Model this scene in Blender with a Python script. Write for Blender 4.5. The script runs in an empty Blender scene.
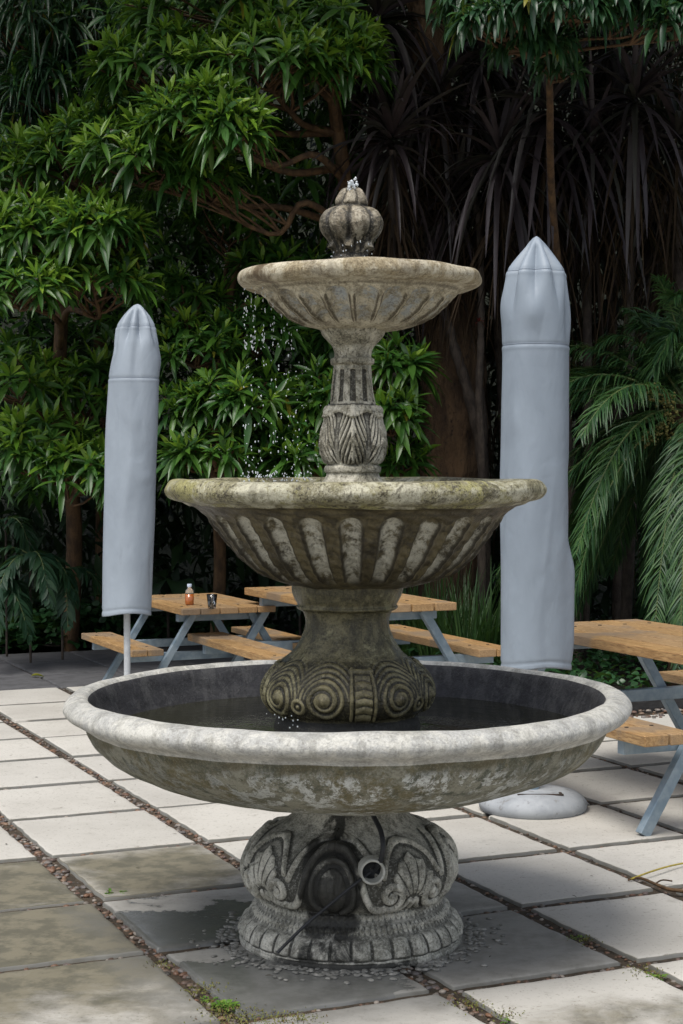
import bpy, math, random
import numpy as np
from mathutils import Vector
rng = np.random.default_rng(7); random.seed(7)
R = math.radians
S = bpy.context.scene
COL = S.collection
# ---------------------------------------------------------------- camera, light, exposure
F, H, YH = 1700.0, 1.55, 458.0
PITCH = math.atan((512 - YH) / F)
cam_d = bpy.data.cameras.new('camera'); cam = bpy.data.objects.new('camera', cam_d); COL.objects.link(cam)
cam.location = (0, 0, H); cam.rotation_euler = (math.pi / 2 - PITCH, 0, 0)
cam_d.sensor_fit = 'VERTICAL'; cam_d.sensor_height = 36; cam_d.lens = F / 1024 * 36
cam_d.clip_start = 0.05; cam_d.clip_end = 800
S.camera = cam
SUN_EL, SUN_AZ = R(64), R(-150)          # azimuth measured from +Y (view direction) clockwise: behind the camera, to its left
w = bpy.data.worlds.new('World'); S.world = w; w.use_nodes = True
nt = w.node_tree; bg = nt.nodes['Background']
sky = nt.nodes.new('ShaderNodeTexSky'); sky.sky_type = 'NISHITA'; sky.sun_disc = False
sky.sun_elevation = SUN_EL; sky.sun_rotation = SUN_AZ; sky.dust_density = 3.0; sky.air_density = 1.0; sky.ozone_density = 1.0
hs = nt.nodes.new('ShaderNodeHueSaturation'); hs.inputs['Saturation'].default_value = .55   # thin cloud greys the sky
nt.links.new(sky.outputs[0], hs.inputs['Color']); nt.links.new(hs.outputs[0], bg.inputs[0]); bg.inputs[1].default_value = 0.08
sd = bpy.data.lights.new('sun', 'SUN'); sun = bpy.data.objects.new('sun', sd); COL.objects.link(sun)
sd.energy = 1.5; sd.angle = R(28); sd.color = (1.0, 0.965, 0.91)
sdir = Vector((math.sin(SUN_AZ) * math.cos(SUN_EL), math.cos(SUN_AZ) * math.cos(SUN_EL), math.sin(SUN_EL)))
sun.rotation_euler = sdir.to_track_quat('Z', 'Y').to_euler()
S.view_settings.view_transform = 'Standard'; S.view_settings.look = 'None'
S.view_settings.exposure = 1.06; S.view_settings.gamma = 1.0

# ---------------------------------------------------------------- measuring helpers (photo pixel -> point at a depth)
def ray(x, y, Y):
    u = (x - 341.5) / F; v = (512 - y) / F
    d = np.array([u, math.cos(PITCH) + v * math.sin(PITCH), -math.sin(PITCH) + v * math.cos(PITCH)])
    return d * (Y / d[1]) + np.array([0, 0, H])
TH = R(24)
FV = np.array([math.cos(TH), math.sin(TH)]); AV = np.array([math.sin(TH), -math.cos(TH)])
def fa(f, a, z=0.0):
    p = FV * f + AV * a; return (p[0], p[1], z)

# ---------------------------------------------------------------- object helpers
def tag(o, label=None, cat=None, group=None, kind=None):
    if label: o['label'] = label
    if cat: o['category'] = cat
    if group: o['group'] = group
    if kind: o['kind'] = kind
    return o
def empty(name, loc=(0, 0, 0), rz=0.0, label=None, cat=None, group=None):
    o = bpy.data.objects.new(name, None); COL.objects.link(o); o.empty_display_size = .1
    o.location = loc; o.rotation_euler = (0, 0, rz)
    return tag(o, label, cat, group)
def copy_tree(o, parent=None):
    c = o.copy(); COL.objects.link(c)
    if parent is not None: c.parent = parent
    for ch in o.children: copy_tree(ch, c)
    return c
class MB:
    """collects vertex/face arrays and links them as one mesh object"""
    def __init__(s): s.v = []; s.f = []; s.m = []; s.n = 0; s.a = {}
    def add(s, v, f, mi=0, attrs=None):
        v = np.asarray(v, float).reshape(-1, 3)
        if isinstance(f, list) and len(f) and not np.isscalar(f[0]) and len({len(q) for q in f}) > 1:
            groups = {}
            for q in f: groups.setdefault(len(q), []).append(q)
            fs = [np.array(g) for g in groups.values()]
        else: fs = [np.asarray(f, int)]
        for g in fs:
            s.f.append(g + s.n); s.m.append(np.full(len(g), mi) if np.isscalar(mi) else np.asarray(mi))
        s.v.append(v)
        for k, val in (attrs or {}).items(): s.a.setdefault(k, []).append((s.n, np.asarray(val, float).ravel()))
        s.n += len(v); return s
    def build(s, name, mats, parent=None, smooth=True, loc=None):
        V = np.concatenate(s.v); me = bpy.data.meshes.new(name)
        me.vertices.add(len(V)); me.vertices.foreach_set('co', V.ravel())
        tot = np.concatenate([np.full(len(g), g.shape[1]) for g in s.f])
        idx = np.concatenate([g.ravel() for g in s.f])
        st = np.concatenate([[0], np.cumsum(tot)[:-1]])
        me.loops.add(len(idx)); me.loops.foreach_set('vertex_index', idx)
        me.polygons.add(len(tot)); me.polygons.foreach_set('loop_start', st); me.polygons.foreach_set('loop_total', tot)
        me.polygons.foreach_set('material_index', np.concatenate(s.m))
        me.polygons.foreach_set('use_smooth', np.full(len(tot), smooth))
        for k, lst in s.a.items():
            arr = np.zeros(len(V), dtype=np.float32)
            for st0, val in lst: arr[st0:st0 + len(val)] = val
            at = me.attributes.new(k, 'FLOAT', 'POINT'); at.data.foreach_set('value', arr)
        me.update(calc_edges=True); me.validate()
        for m in (mats if isinstance(mats, (list, tuple)) else [mats]): me.materials.append(m)
        o = bpy.data.objects.new(name, me); COL.objects.link(o)
        if parent is not None: o.parent = parent
        if loc is not None: o.location = loc
        return o
def bevel(o, wdt=.004, seg=2):
    m = o.modifiers.new('bevel', 'BEVEL'); m.width = wdt; m.segments = seg; m.limit_method = 'ANGLE'; m.angle_limit = R(40)
    for p in o.data.polygons: p.use_smooth = False
    return o
def box(mb, c, size, rot=None, mi=0):
    x, y, z = [q / 2 for q in size]
    v = np.array([[a, b, d] for a in (-x, x) for b in (-y, y) for d in (-z, z)])
    if rot is not None: v = v @ np.array(rot).T
    mb.add(v + np.array(c), [[0, 1, 3, 2], [4, 6, 7, 5], [0, 4, 5, 1], [2, 3, 7, 6], [0, 2, 6, 4], [1, 5, 7, 3]], mi)
def bar(mb, p, q, wd, th, side=(0, 1, 0), mi=0):
    """box beam from p to q, wd along 'side', th across"""
    p = np.array(p, float); q = np.array(q, float); d = q - p; L = np.linalg.norm(d); d /= L
    s_ = np.array(side, float); s_ -= d * (s_ @ d); s_ /= np.linalg.norm(s_); n = np.cross(d, s_)
    box(mb, (p + q) / 2, (L, wd, th), np.stack([d, s_, n], 1), mi)
def tube(mb, pts, rad, n=8, mi=0, cap=True):
    P = np.array(pts, float); k = len(P); rad = np.broadcast_to(np.asarray(rad, float), (k,))
    T = np.gradient(P, axis=0); T /= np.linalg.norm(T, axis=1, keepdims=True) + 1e-9
    ref = np.array([0.31, 0.17, 0.93]) if abs(T[0][2]) < .8 else np.array([0.9, 0.3, .1])
    A = np.cross(T, ref); A /= np.linalg.norm(A, axis=1, keepdims=True) + 1e-9; B = np.cross(T, A)
    an = np.linspace(0, 2 * np.pi, n, endpoint=False)
    V = P[:, None] + rad[:, None, None] * (A[:, None] * np.cos(an)[None, :, None] + B[:, None] * np.sin(an)[None, :, None])
    i = np.arange(k - 1)[:, None] * n; j = np.arange(n)[None]
    f = np.stack([i + j, i + (j + 1) % n, i + n + (j + 1) % n, i + n + j], -1).reshape(-1, 4)
    mb.add(V.reshape(-1, 3), f, mi)
    if cap:
        c0 = V[0]; c1 = V[-1]
        mb.add(c0, [list(range(n))], mi); mb.add(c1, [list(range(n))[::-1]], mi)
def spline(pts, n=24):
    P = np.array(pts, float)
    if len(P) == 2: return P[0] + (P[1] - P[0]) * np.linspace(0, 1, n)[:, None]
    Q = np.vstack([2 * P[0] - P[1], P, 2 * P[-1] - P[-2]]); out = []
    t = np.linspace(0, len(P) - 1 - 1e-6, n)
    for u in t:
        i = int(u); x = u - i; a, b, c, d = Q[i:i + 4]
        out.append(.5 * ((2 * b) + (-a + c) * x + (2 * a - 5 * b + 4 * c - d) * x * x + (-a + 3 * b - 3 * c + d) * x ** 3))
    return np.array(out)
ICO_V = []; 
def _ico():
    t = (1 + 5 ** .5) / 2
    v = np.array([[-1, t, 0], [1, t, 0], [-1, -t, 0], [1, -t, 0], [0, -1, t], [0, 1, t], [0, -1, -t], [0, 1, -t], [t, 0, -1], [t, 0, 1], [-t, 0, -1], [-t, 0, 1]])
    f = [[0, 11, 5], [0, 5, 1], [0, 1, 7], [0, 7, 10], [0, 10, 11], [1, 5, 9], [5, 11, 4], [11, 10, 2], [10, 7, 6], [7, 1, 8], [3, 9, 4], [3, 4, 2], [3, 2, 6], [3, 6, 8], [3, 8, 9], [4, 9, 5], [2, 4, 11], [6, 2, 10], [8, 6, 7], [9, 8, 1]]
    v = [x / np.linalg.norm(x) for x in v]; cache = {}; nf = []
    def mid(a, b):
        k = (min(a, b), max(a, b))
        if k not in cache: m = v[a] + v[b]; v.append(m / np.linalg.norm(m)); cache[k] = len(v) - 1
        return cache[k]
    for a, b, c in f:
        x, y, z = mid(a, b), mid(b, c), mid(c, a); nf += [[a, x, z], [b, y, x], [c, z, y], [x, y, z]]
    return np.array(v), np.array(nf), np.array(f)
IV, IF, IF0 = _ico()
def blobs(mb, C, scale, rz=None, tilt=None, lowres=False, mi=0, jitter=.0):
    """many little deformed spheres at once; C (N,3), scale (N,3)"""
    v = IV[:12] if lowres else IV; f = IF0 if lowres else IF
    N = len(C); V = np.repeat(v[None], N, 0)
    if jitter: V = V * (1 + rng.normal(0, jitter, (N, len(v), 1)))
    V = V * np.asarray(scale)[:, None, :]
    if rz is not None:
        c, s_ = np.cos(rz)[:, None], np.sin(rz)[:, None]
        V = np.stack([V[..., 0] * c - V[..., 1] * s_, V[..., 0] * s_ + V[..., 1] * c, V[..., 2]], -1)
    V = V + np.asarray(C)[:, None, :]
    ff = (f[None] + (np.arange(N) * len(v))[:, None, None]).reshape(-1, 3)
    mb.add(V.reshape(-1, 3), ff, mi)

# ---------------------------------------------------------------- materials
class NM:
    def __init__(s, name):
        s.mat = bpy.data.materials.new(name); s.mat.use_nodes = True; s.t = s.mat.node_tree
        s.b = s.t.nodes['Principled BSDF']; s.co = None
    def n(s, ty, **kw):
        nd = s.t.nodes.new(ty)
        for k, v in kw.items(): setattr(nd, k, v)
        return nd
    def put(s, inp, v):
        if isinstance(v, bpy.types.NodeSocket): s.t.links.new(v, inp)
        elif isinstance(v, (tuple, list)) and len(v) == 3 and inp.type == 'RGBA': inp.default_value = (*v, 1)
        else: inp.default_value = v
    def coord(s, scale=(1, 1, 1)):
        if s.co is None: s.co = s.n('ShaderNodeTexCoord').outputs['Object']
        if scale == (1, 1, 1): return s.co
        m = s.n('ShaderNodeMapping'); m.inputs['Scale'].default_value = scale; s.t.links.new(s.co, m.inputs[0]); return m.outputs[0]
    def noise(s, sc, detail=5, rough=.6, stretch=(1, 1, 1), dist=0.0):
        nd = s.n('ShaderNodeTexNoise'); nd.inputs['Scale'].default_value = sc; nd.inputs['Detail'].default_value = detail
        nd.inputs['Roughness'].default_value = rough; nd.inputs['Distortion'].default_value = dist
        s.t.links.new(s.coord(stretch), nd.inputs['Vector']); return nd.outputs['Fac']
    def ramp(s, v, a, b, lo=0.0, hi=1.0):
        m = s.n('ShaderNodeMapRange'); m.interpolation_type = 'SMOOTHSTEP'
        s.put(m.inputs['Value'], v); m.inputs['From Min'].default_value = a; m.inputs['From Max'].default_value = b
        m.inputs['To Min'].default_value = lo; m.inputs['To Max'].default_value = hi; return m.outputs['Result']
    def mix(s, fac, a, b, mode='MIX'):
        m = s.n('ShaderNodeMix', data_type='RGBA', blend_type=mode)
        s.put(m.inputs[0], fac); s.put(m.inputs[6], a); s.put(m.inputs[7], b); return m.outputs[2]
    def math(s, op, a, b=0.0, clamp=False):
        m = s.n('ShaderNodeMath', operation=op, use_clamp=clamp); s.put(m.inputs[0], a); s.put(m.inputs[1], b); return m.outputs[0]
    def attr(s, name):
        nd = s.n('ShaderNodeAttribute'); nd.attribute_name = name; return nd.outputs['Fac']
    def rand(s): return s.n('ShaderNodeNewGeometry').outputs['Random Per Island']
    def bump(s, h, strength=.3, dist=.01, prev=None):
        b = s.n('ShaderNodeBump'); b.inputs['Strength'].default_value = strength; b.inputs['Distance'].default_value = dist
        s.put(b.inputs['Height'], h)
        if prev is not None: s.t.links.new(prev, b.inputs['Normal'])
        return b.outputs[0]
    def out(s, col, rough=.7, normal=None, spec=.4, metal=0.0, trans=0.0, **kw):
        s.put(s.b.inputs['Base Color'], col); s.put(s.b.inputs['Roughness'], rough)
        s.put(s.b.inputs['Specular IOR Level'], spec); s.put(s.b.inputs['Metallic'], metal)
        s.put(s.b.inputs['Transmission Weight'], trans)
        if normal is not None: s.t.links.new(normal, s.b.inputs['Normal'])
        return s.mat

def stone(name, light, mid, dark, recess, streak=.5, pits=.5, blotch=(.44, .56), wetcol=(.012, .012, .010), maskcol=(.6, .6, .52), masklo=.3, rough=(.55, .9), moss=None, mossamt=(.5, .7), cavr=(.30, .62), drip=None):
    m = NM(name)
    n1 = m.noise(8, 10, .75, dist=.5); n2 = m.noise(2.6, 6, .6); n3 = m.noise(85, 4, .8); n4 = m.noise(6, 8, .72, stretch=(3.0, 3.0, .28)); n5 = m.noise(19, 8, .75); n6 = m.noise(150, 3, .8)
    c = m.mix(m.ramp(n1, blotch[0], blotch[1]), light, mid)
    c = m.mix(m.ramp(n5, .53, .60, 0, .7), c, tuple(q * .8 for q in mid))
    c = m.mix(m.math('MULTIPLY', m.ramp(n4, .50, .59), streak), c, dark)
    c = m.mix(m.math('MULTIPLY', m.attr('mask'), m.ramp(n5, masklo, masklo + .14)), c, maskcol)
    if drip: c = m.mix(m.math('MULTIPLY', m.attr('mask'), m.math('MULTIPLY', m.ramp(n4, .47, .52), m.ramp(n1, .46, .51))), c, drip)
    if moss: c = m.mix(m.ramp(m.math('ADD', m.math('MULTIPLY', n2, .5), m.math('MULTIPLY', n5, .5)), *mossamt), c, moss)
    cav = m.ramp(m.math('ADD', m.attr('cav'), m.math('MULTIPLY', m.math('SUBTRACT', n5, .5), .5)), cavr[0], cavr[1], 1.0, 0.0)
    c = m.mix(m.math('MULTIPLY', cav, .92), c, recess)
    c = m.mix(m.math('MULTIPLY', m.ramp(m.math('ADD', m.math('MULTIPLY', n3, .55), m.math('MULTIPLY', n1, .45)), .525, .57), pits), c, dark)
    c = m.mix(m.math('MULTIPLY', m.ramp(m.noise(3.3, 9, .8, dist=.8), .54, .60), pits * .9), c, dark)
    c = m.mix(m.ramp(n6, .52, .64, 0, .45), c, recess); c = m.mix(m.ramp(n6, .48, .34, 0, .30), c, tuple(min(.75, q * 1.3) for q in light))
    wet = m.ramp(m.math('ADD', m.attr('wet'), m.math('MULTIPLY', m.math('SUBTRACT', n1, .5), 1.6)), .30, .62)
    c = m.mix(m.math('MULTIPLY', wet, .93), c, wetcol)
    h = m.math('ADD', m.math('MULTIPLY', n5, .6), m.math('MULTIPLY', n3, .5))
    nm = m.bump(m.math('ADD', h, m.math('MULTIPLY', n6, .25)), .8, .010)
    rg = m.math('SUBTRACT', m.ramp(n5, .3, .7, rough[0], rough[1]), m.math('MULTIPLY', wet, .3), True)
    return m.out(c, rg, nm, .45)

# slabs
def mat_slab():
    m = NM('concrete paving'); r = m.rand()
    n1 = m.noise(1.6, 6, .6); n2 = m.noise(9, 6, .65); n3 = m.noise(70, 3, .7); n4 = m.noise(3.4, 8, .68, stretch=(1, 1.2, 1), dist=.3)
    base = m.mix(m.ramp(n1, .35, .7), (.51, .49, .445), (.41, .39, .35))
    base = m.mix(m.math('MULTIPLY', r, .35), base, (.36, .35, .325))
    base = m.mix(m.ramp(n2, .56, .75, 0, .5), base, (.29, .275, .24))
    base = m.mix(m.ramp(n3, .58, .68, 0, .55), base, (.20, .18, .15)); base = m.mix(m.ramp(m.noise(23, 5, .75), .60, .66, 0, .6), base, (.20, .18, .145))
    dirt = m.ramp(m.math('ADD', m.attr('dirt'), m.math('MULTIPLY', m.math('SUBTRACT', n4, .5), 1.1)), .25, .8)
    base = m.mix(m.math('MULTIPLY', dirt, .9), base, m.mix(m.ramp(n2, .4, .6), (.070, .065, .040), (.145, .13, .085)))
    wet = m.ramp(m.math('ADD', m.attr('wet'), m.math('MULTIPLY', m.math('SUBTRACT', n4, .5), 2.0)), .46, .54)
    base = m.mix(m.math('MULTIPLY', wet, .93), base, m.mix(m.ramp(n2, .4, .65), (.045, .05, .052), (.085, .088, .085)))
    damp = m.ramp(m.math('ADD', m.attr('damp'), m.math('MULTIPLY', m.math('SUBTRACT', n4, .5), .5)), .3, .7)
    base = m.mix(m.math('MULTIPLY', damp, .75), base, m.mix(m.ramp(n2, .4, .62), (.19, .19, .18), (.12, .12, .112)))
    dark_rows = m.attr('dark'); base = m.mix(dark_rows, base, m.mix(m.ramp(n2, .4, .7), (.10, .10, .105), (.065, .065, .068)))  # far rows are a darker grey paving
    rg = m.math('SUBTRACT', m.math('SUBTRACT', .85, m.math('MULTIPLY', wet, .52)), m.math('MULTIPLY', damp, .2), True)
    return m.out(base, rg, m.bump(m.math('ADD', m.math('MULTIPLY', n3, .4), n2), .25, .006), .4)
def mat_simple(name, c1, c2, sc=8, rough=.7, bs=.3, bd=.01, spec=.4, stretch=(1, 1, 1), isl=0.0, metal=0.0, c3=None):
    m = NM(name); n1 = m.noise(sc, 6, .65, stretch); c = m.mix(m.ramp(n1, .35, .65), c1, c2)
    if c3: c = m.mix(m.ramp(m.noise(sc * 4.3, 4, .7, stretch), .55, .7), c, c3)
    if isl: c = m.mix(m.math('MULTIPLY', m.rand(), isl), c, c2)
    return m.out(c, rough, m.bump(m.noise(sc * 5, 4, .6, stretch), bs, bd), spec, metal)
def mat_leaf(name, cols, rough=.36, spec=.5, transl=.25):
    m = NM(name); r = m.rand(); cr = m.n('ShaderNodeValToRGB'); m.t.links.new(r, cr.inputs[0])
    el = cr.color_ramp.elements
    while len(el) < len(cols): el.new(.5)
    for i, c in enumerate(cols): el[i].position = i / max(1, len(cols) - 1); el[i].color = (*c, 1)
    n1 = m.noise(9, 3, .6); col = m.mix(m.ramp(n1, .3, .75, 0, .35), cr.outputs[0], tuple(q * .55 for q in cols[0]))
    m.out(col, rough, m.bump(m.noise(60, 2), .15, .004), spec)
    if transl:
        tr = m.n('ShaderNodeBsdfTranslucent'); m.put(tr.inputs[0], m.mix(.5, col, (.12, .22, .02)))
        ms = m.n('ShaderNodeMixShader'); ms.inputs[0].default_value = transl
        m.t.links.new(m.b.outputs[0], ms.inputs[1]); m.t.links.new(tr.outputs[0], ms.inputs[2])
        m.t.links.new(ms.outputs[0], m.t.nodes['Material Output'].inputs[0])
    return m.mat
def mat_wood():
    m = NM('oiled pine boards'); r = m.rand()
    g = m.noise(6, 7, .7, stretch=(1, 14, 14), dist=.6); g2 = m.noise(26, 4, .6, stretch=(1, 16, 16)); n = m.noise(2.6, 5, .6)
    c = m.mix(m.ramp(g, .40, .60), (.50, .31, .13), (.30, .16, .052)); c = m.mix(m.math('MULTIPLY', r, .75), c, (.33, .24, .15))
    c = m.mix(m.ramp(g2, .52, .60, 0, .75), c, (.14, .07, .028)); c = m.mix(m.ramp(n, .52, .62, 0, .7), c, (.19, .15, .11))
    return m.out(c, m.ramp(n, .4, .7, .42, .7), m.bump(g, .3, .004), .4)
def mat_fabric(name, c1, c2):
    m = NM(name); n1 = m.noise(3.0, 5, .6, stretch=(1, 1, .6)); n2 = m.noise(5, 3, .5, stretch=(1, 1, .7), dist=.3); n3 = m.noise(240, 2, .5)
    c = m.mix(m.ramp(n1, .35, .7), c1, c2); c = m.mix(m.ramp(m.noise(5, 6, .7, stretch=(2, 2, .4)), .6, .75, 0, .35), c, tuple(q * .72 for q in c2))
    cr = m.math('ABSOLUTE', m.math('SUBTRACT', m.noise(4.2, 3, .55, stretch=(1.3, 1.3, .55), dist=.6), .5)); cr2 = m.math('ABSOLUTE', m.math('SUBTRACT', m.noise(11, 2, .5, dist=.4), .5))
    nm = m.bump(n2, .2, .03); nm = m.bump(m.ramp(cr, 0, .09), .10, .010, nm); nm = m.bump(m.ramp(cr2, 0, .10), .04, .005, nm); nm = m.bump(n3, .12, .002, nm)
    return m.out(c, .5, nm, .35)

M = {}
M['slab'] = mat_slab()
M['bed'] = mat_simple('gritty joint bed', (.035, .027, .018), (.075, .055, .036), 30, .9, .8, .01)
def mat_pebble():
    m = NM('pebbles'); cr = m.n('ShaderNodeValToRGB'); m.t.links.new(m.rand(), cr.inputs[0]); el = cr.color_ramp.elements
    cs = [(.05, .04, .035), (.16, .08, .045), (.20, .13, .085), (.06, .055, .05), (.30, .26, .22), (.11, .10, .10), (.14, .07, .045)]
    while len(el) < len(cs): el.new(.5)
    for i, c in enumerate(cs): el[i].position = i / 6; el[i].color = (*c, 1)
    c = m.mix(m.ramp(m.noise(40, 3), .4, .7, 0, .5), cr.outputs[0], (.04, .035, .03))
    return m.out(c, .55, m.bump(m.noise(90, 2), .2, .003), .5)
M['pebble'] = mat_pebble()
M['soil'] = mat_simple('dark garden soil', (.010, .008, .005), (.020, .015, .009), 7, .95, .9, .04)
M['wood'] = mat_wood()
def mat_metal():
    m = NM('galvanised steel'); n = m.noise(14, 5, .6); c = m.mix(m.ramp(n, .35, .7), (.20, .27, .33), (.32, .39, .44))
    return m.out(c, m.ramp(n, .3, .7, .32, .5), m.bump(m.noise(50, 3), .1, .002), .5, .35)
M['metal'] = mat_metal()
M['bolt'] = mat_simple('dark bolt', (.03, .025, .02), (.07, .05, .04), 60, .6)
M['fab'] = mat_fabric('blue grey cover fabric', (.26, .305, .355), (.225, .265, .31))
M['fab2'] = mat_fabric('paler blue grey cover fabric', (.30, .345, .395), (.26, .30, .345))
M['stitch'] = mat_simple('seam stitching', (.22, .25, .31), (.17, .20, .25), 40, .8)
M['pole'] = mat_simple('white painted pole', (.55, .57, .58), (.42, .44, .46), 14, .4)
M['concrete'] = mat_simple('smooth grey concrete foot', (.36, .38, .40), (.26, .28, .30), 5, .7, .3, .004, c3=(.20, .20, .20))
M['bark'] = mat_simple('branch bark', (.13, .075, .035), (.055, .032, .017), 16, .85, .7, .01, stretch=(1, 1, .4))
M['bark_big'] = mat_simple('brown fibrous bark', (.115, .070, .036), (.050, .030, .017), 9, .9, 1.0, .03, stretch=(1, 1, .35), c3=(.014, .009, .006))
M['stem'] = mat_simple('grey brown cane stem', (.075, .058, .045), (.03, .023, .018), 22, .85, .9, .01, stretch=(1, 1, .5))
M['leaf'] = mat_leaf('glossy green leaf', [(.022, .075, .014), (.045, .128, .018), (.078, .18, .022), (.032, .112, .026)])
M['leaf_new'] = mat_leaf('fresh green leaf', [(.10, .23, .020), (.17, .32, .030), (.26, .40, .045)], transl=.35)
M['leaf_yel'] = mat_leaf('yellowing leaf', [(.28, .25, .03), (.20, .20, .03)], transl=.3)
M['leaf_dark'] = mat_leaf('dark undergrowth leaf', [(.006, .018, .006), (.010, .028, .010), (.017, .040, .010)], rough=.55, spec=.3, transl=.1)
M['leaf_blue'] = mat_leaf('bluish green leaf', [(.014, .05, .022), (.026, .078, .034), (.04, .11, .035)])
M['purple'] = mat_leaf('dark bronze strap leaf', [(.024, .018, .020), (.046, .034, .037), (.072, .057, .062), (.036, .040, .026)], rough=.42, spec=.45, transl=.08)
M['dead'] = mat_leaf('dry hanging leaf', [(.020, .012, .007), (.045, .028, .014), (.013, .008, .005), (.085, .055, .030)], rough=.8, spec=.2, transl=.1)
M['palm'] = mat_leaf('palm leaflet', [(.018, .060, .026), (.034, .095, .030), (.065, .14, .034)], rough=.45, spec=.4)
M['palmrib'] = mat_simple('palm rib', (.10, .13, .04), (.06, .09, .03), 20, .5)
M['fruit'] = mat_simple('small yellow fruits', (.15, .14, .03), (.08, .075, .02), 50, .6, isl=.6)
M['grass'] = mat_leaf('long green grass blade', [(.02, .06, .016), (.035, .095, .022), (.06, .12, .03)], rough=.5)
M['fern'] = mat_leaf('dull fern leaf', [(.012, .040, .020), (.020, .058, .028), (.03, .07, .03)], rough=.5, spec=.35)
M['ivy'] = mat_leaf('ground ivy leaf', [(.012, .045, .016), (.022, .075, .024), (.03, .095, .028)], rough=.4)
M['weed'] = mat_leaf('small bright weed', [(.07, .17, .02), (.12, .25, .03), (.20, .28, .05)], rough=.5, transl=.3)
M['moss'] = mat_leaf('yellow green moss', [(.09, .10, .015), (.16, .17, .03), (.10, .05, .02)], rough=.8, transl=0)
M['timber'] = mat_simple('weathered dark timber board', (.045, .044, .043), (.025, .024, .023), 5, .8, .5, .01, stretch=(1, 8, 8))
def mat_water(name, c):
    m = NM(name); h = m.math('ADD', m.noise(26, 3, .5), m.math('MULTIPLY', m.noise(80, 2, .5), .3))
    return m.out(c, .04, m.bump(h, .25, .006), .6)
M['water'] = mat_water('dark basin water', (.022, .022, .011))
def mat_drop():
    m = NM('falling water'); m.out((.85, .9, .92), .06, None, .8, 0, .45); m.b.inputs['IOR'].default_value = 1.33; return m.mat
M['drop'] = mat_drop()
M['black'] = mat_simple('black rubber', (.012, .013, .015), (.022, .024, .028), 20, .45)
M['pvc'] = mat_simple('pale plastic pipe', (.50, .50, .46), (.36, .36, .32), 30, .5, c3=(.22, .21, .17))

# ---------------------------------------------------------------- ground and paving
def grid(mb, x0, x1, nx, y0, y1, ny, zf, mi=0):
    X, Y = np.meshgrid(np.linspace(x0, x1, nx + 1), np.linspace(y0, y1, ny + 1)); Z = zf(X, Y)
    i = np.arange(ny)[:, None] * (nx + 1) + np.arange(nx)[None]
    f = np.stack([i, i + 1, i + nx + 2, i + nx + 1], -1).reshape(-1, 4)
    mb.add(np.stack([X, Y, Z], -1).reshape(-1, 3), f, mi)
def sstep(x, a, b): t = np.clip((x - a) / (b - a), 0, 1); return t * t * (3 - 2 * t)
mb = MB(); grid(mb, -250, 250, 125, -250, 250, 125, lambda X, Y: -.06 + 0 * X)
tag(mb.build('ground', M['soil']), kind='structure')
mb = MB(); grid(mb, -30, 30, 60, 16.2, 40, 30, lambda X, Y: -.05 + 13 * sstep(Y + .04 * X * np.sin(X * .5), 15.8, 27) + .25 * np.sin(X * 1.3) * np.cos(Y * 1.1))
tag(mb.build('hillside', mat_simple('overgrown dark bank', (.006, .009, .005), (.012, .016, .008), 3, .95, .8, .05)), kind='structure')
A_BACK = -13.36
def fa_rect(mb, f0, f1, a0, a1, z):
    mb.add([fa(f0, a0, z), fa(f1, a0, z), fa(f1, a1, z), fa(f0, a1, z)], [[0, 1, 2, 3]])
mb = MB(); fa_rect(mb, -12, 5.3, A_BACK, 2, -.015); fa_rect(mb, 5.3, 14, -8.74, 2, -.015)
tag(mb.build('paving_bed', M['bed'], smooth=False), kind='structure')
mb = MB()
def bedz(u, v): return .03 + .035 * np.sin(u * 3.1 + v * 2.0) * np.cos(v * 2.3)
def bed_patch(f0, f1, a0, a1, nf, na):
    U, V = np.meshgrid(np.linspace(f0, f1, nf + 1), np.linspace(a0, a1, na + 1))
    P = FV[None, None] * U[..., None] + AV[None, None] * V[..., None]; Z = bedz(U, V)
    i = np.arange(na)[:, None] * (nf + 1) + np.arange(nf)[None]
    mb.add(np.dstack([P, Z]).reshape(-1, 3), np.stack([i, i + 1, i + nf + 2, i + nf + 1], -1).reshape(-1, 4))
bed_patch(-12, 5.3, A_BACK - 9, A_BACK, 60, 40); bed_patch(5.3, 14, A_BACK - 9, -8.76, 40, 50)
tag(mb.build('planting_bed', M['soil']), kind='structure')

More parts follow.
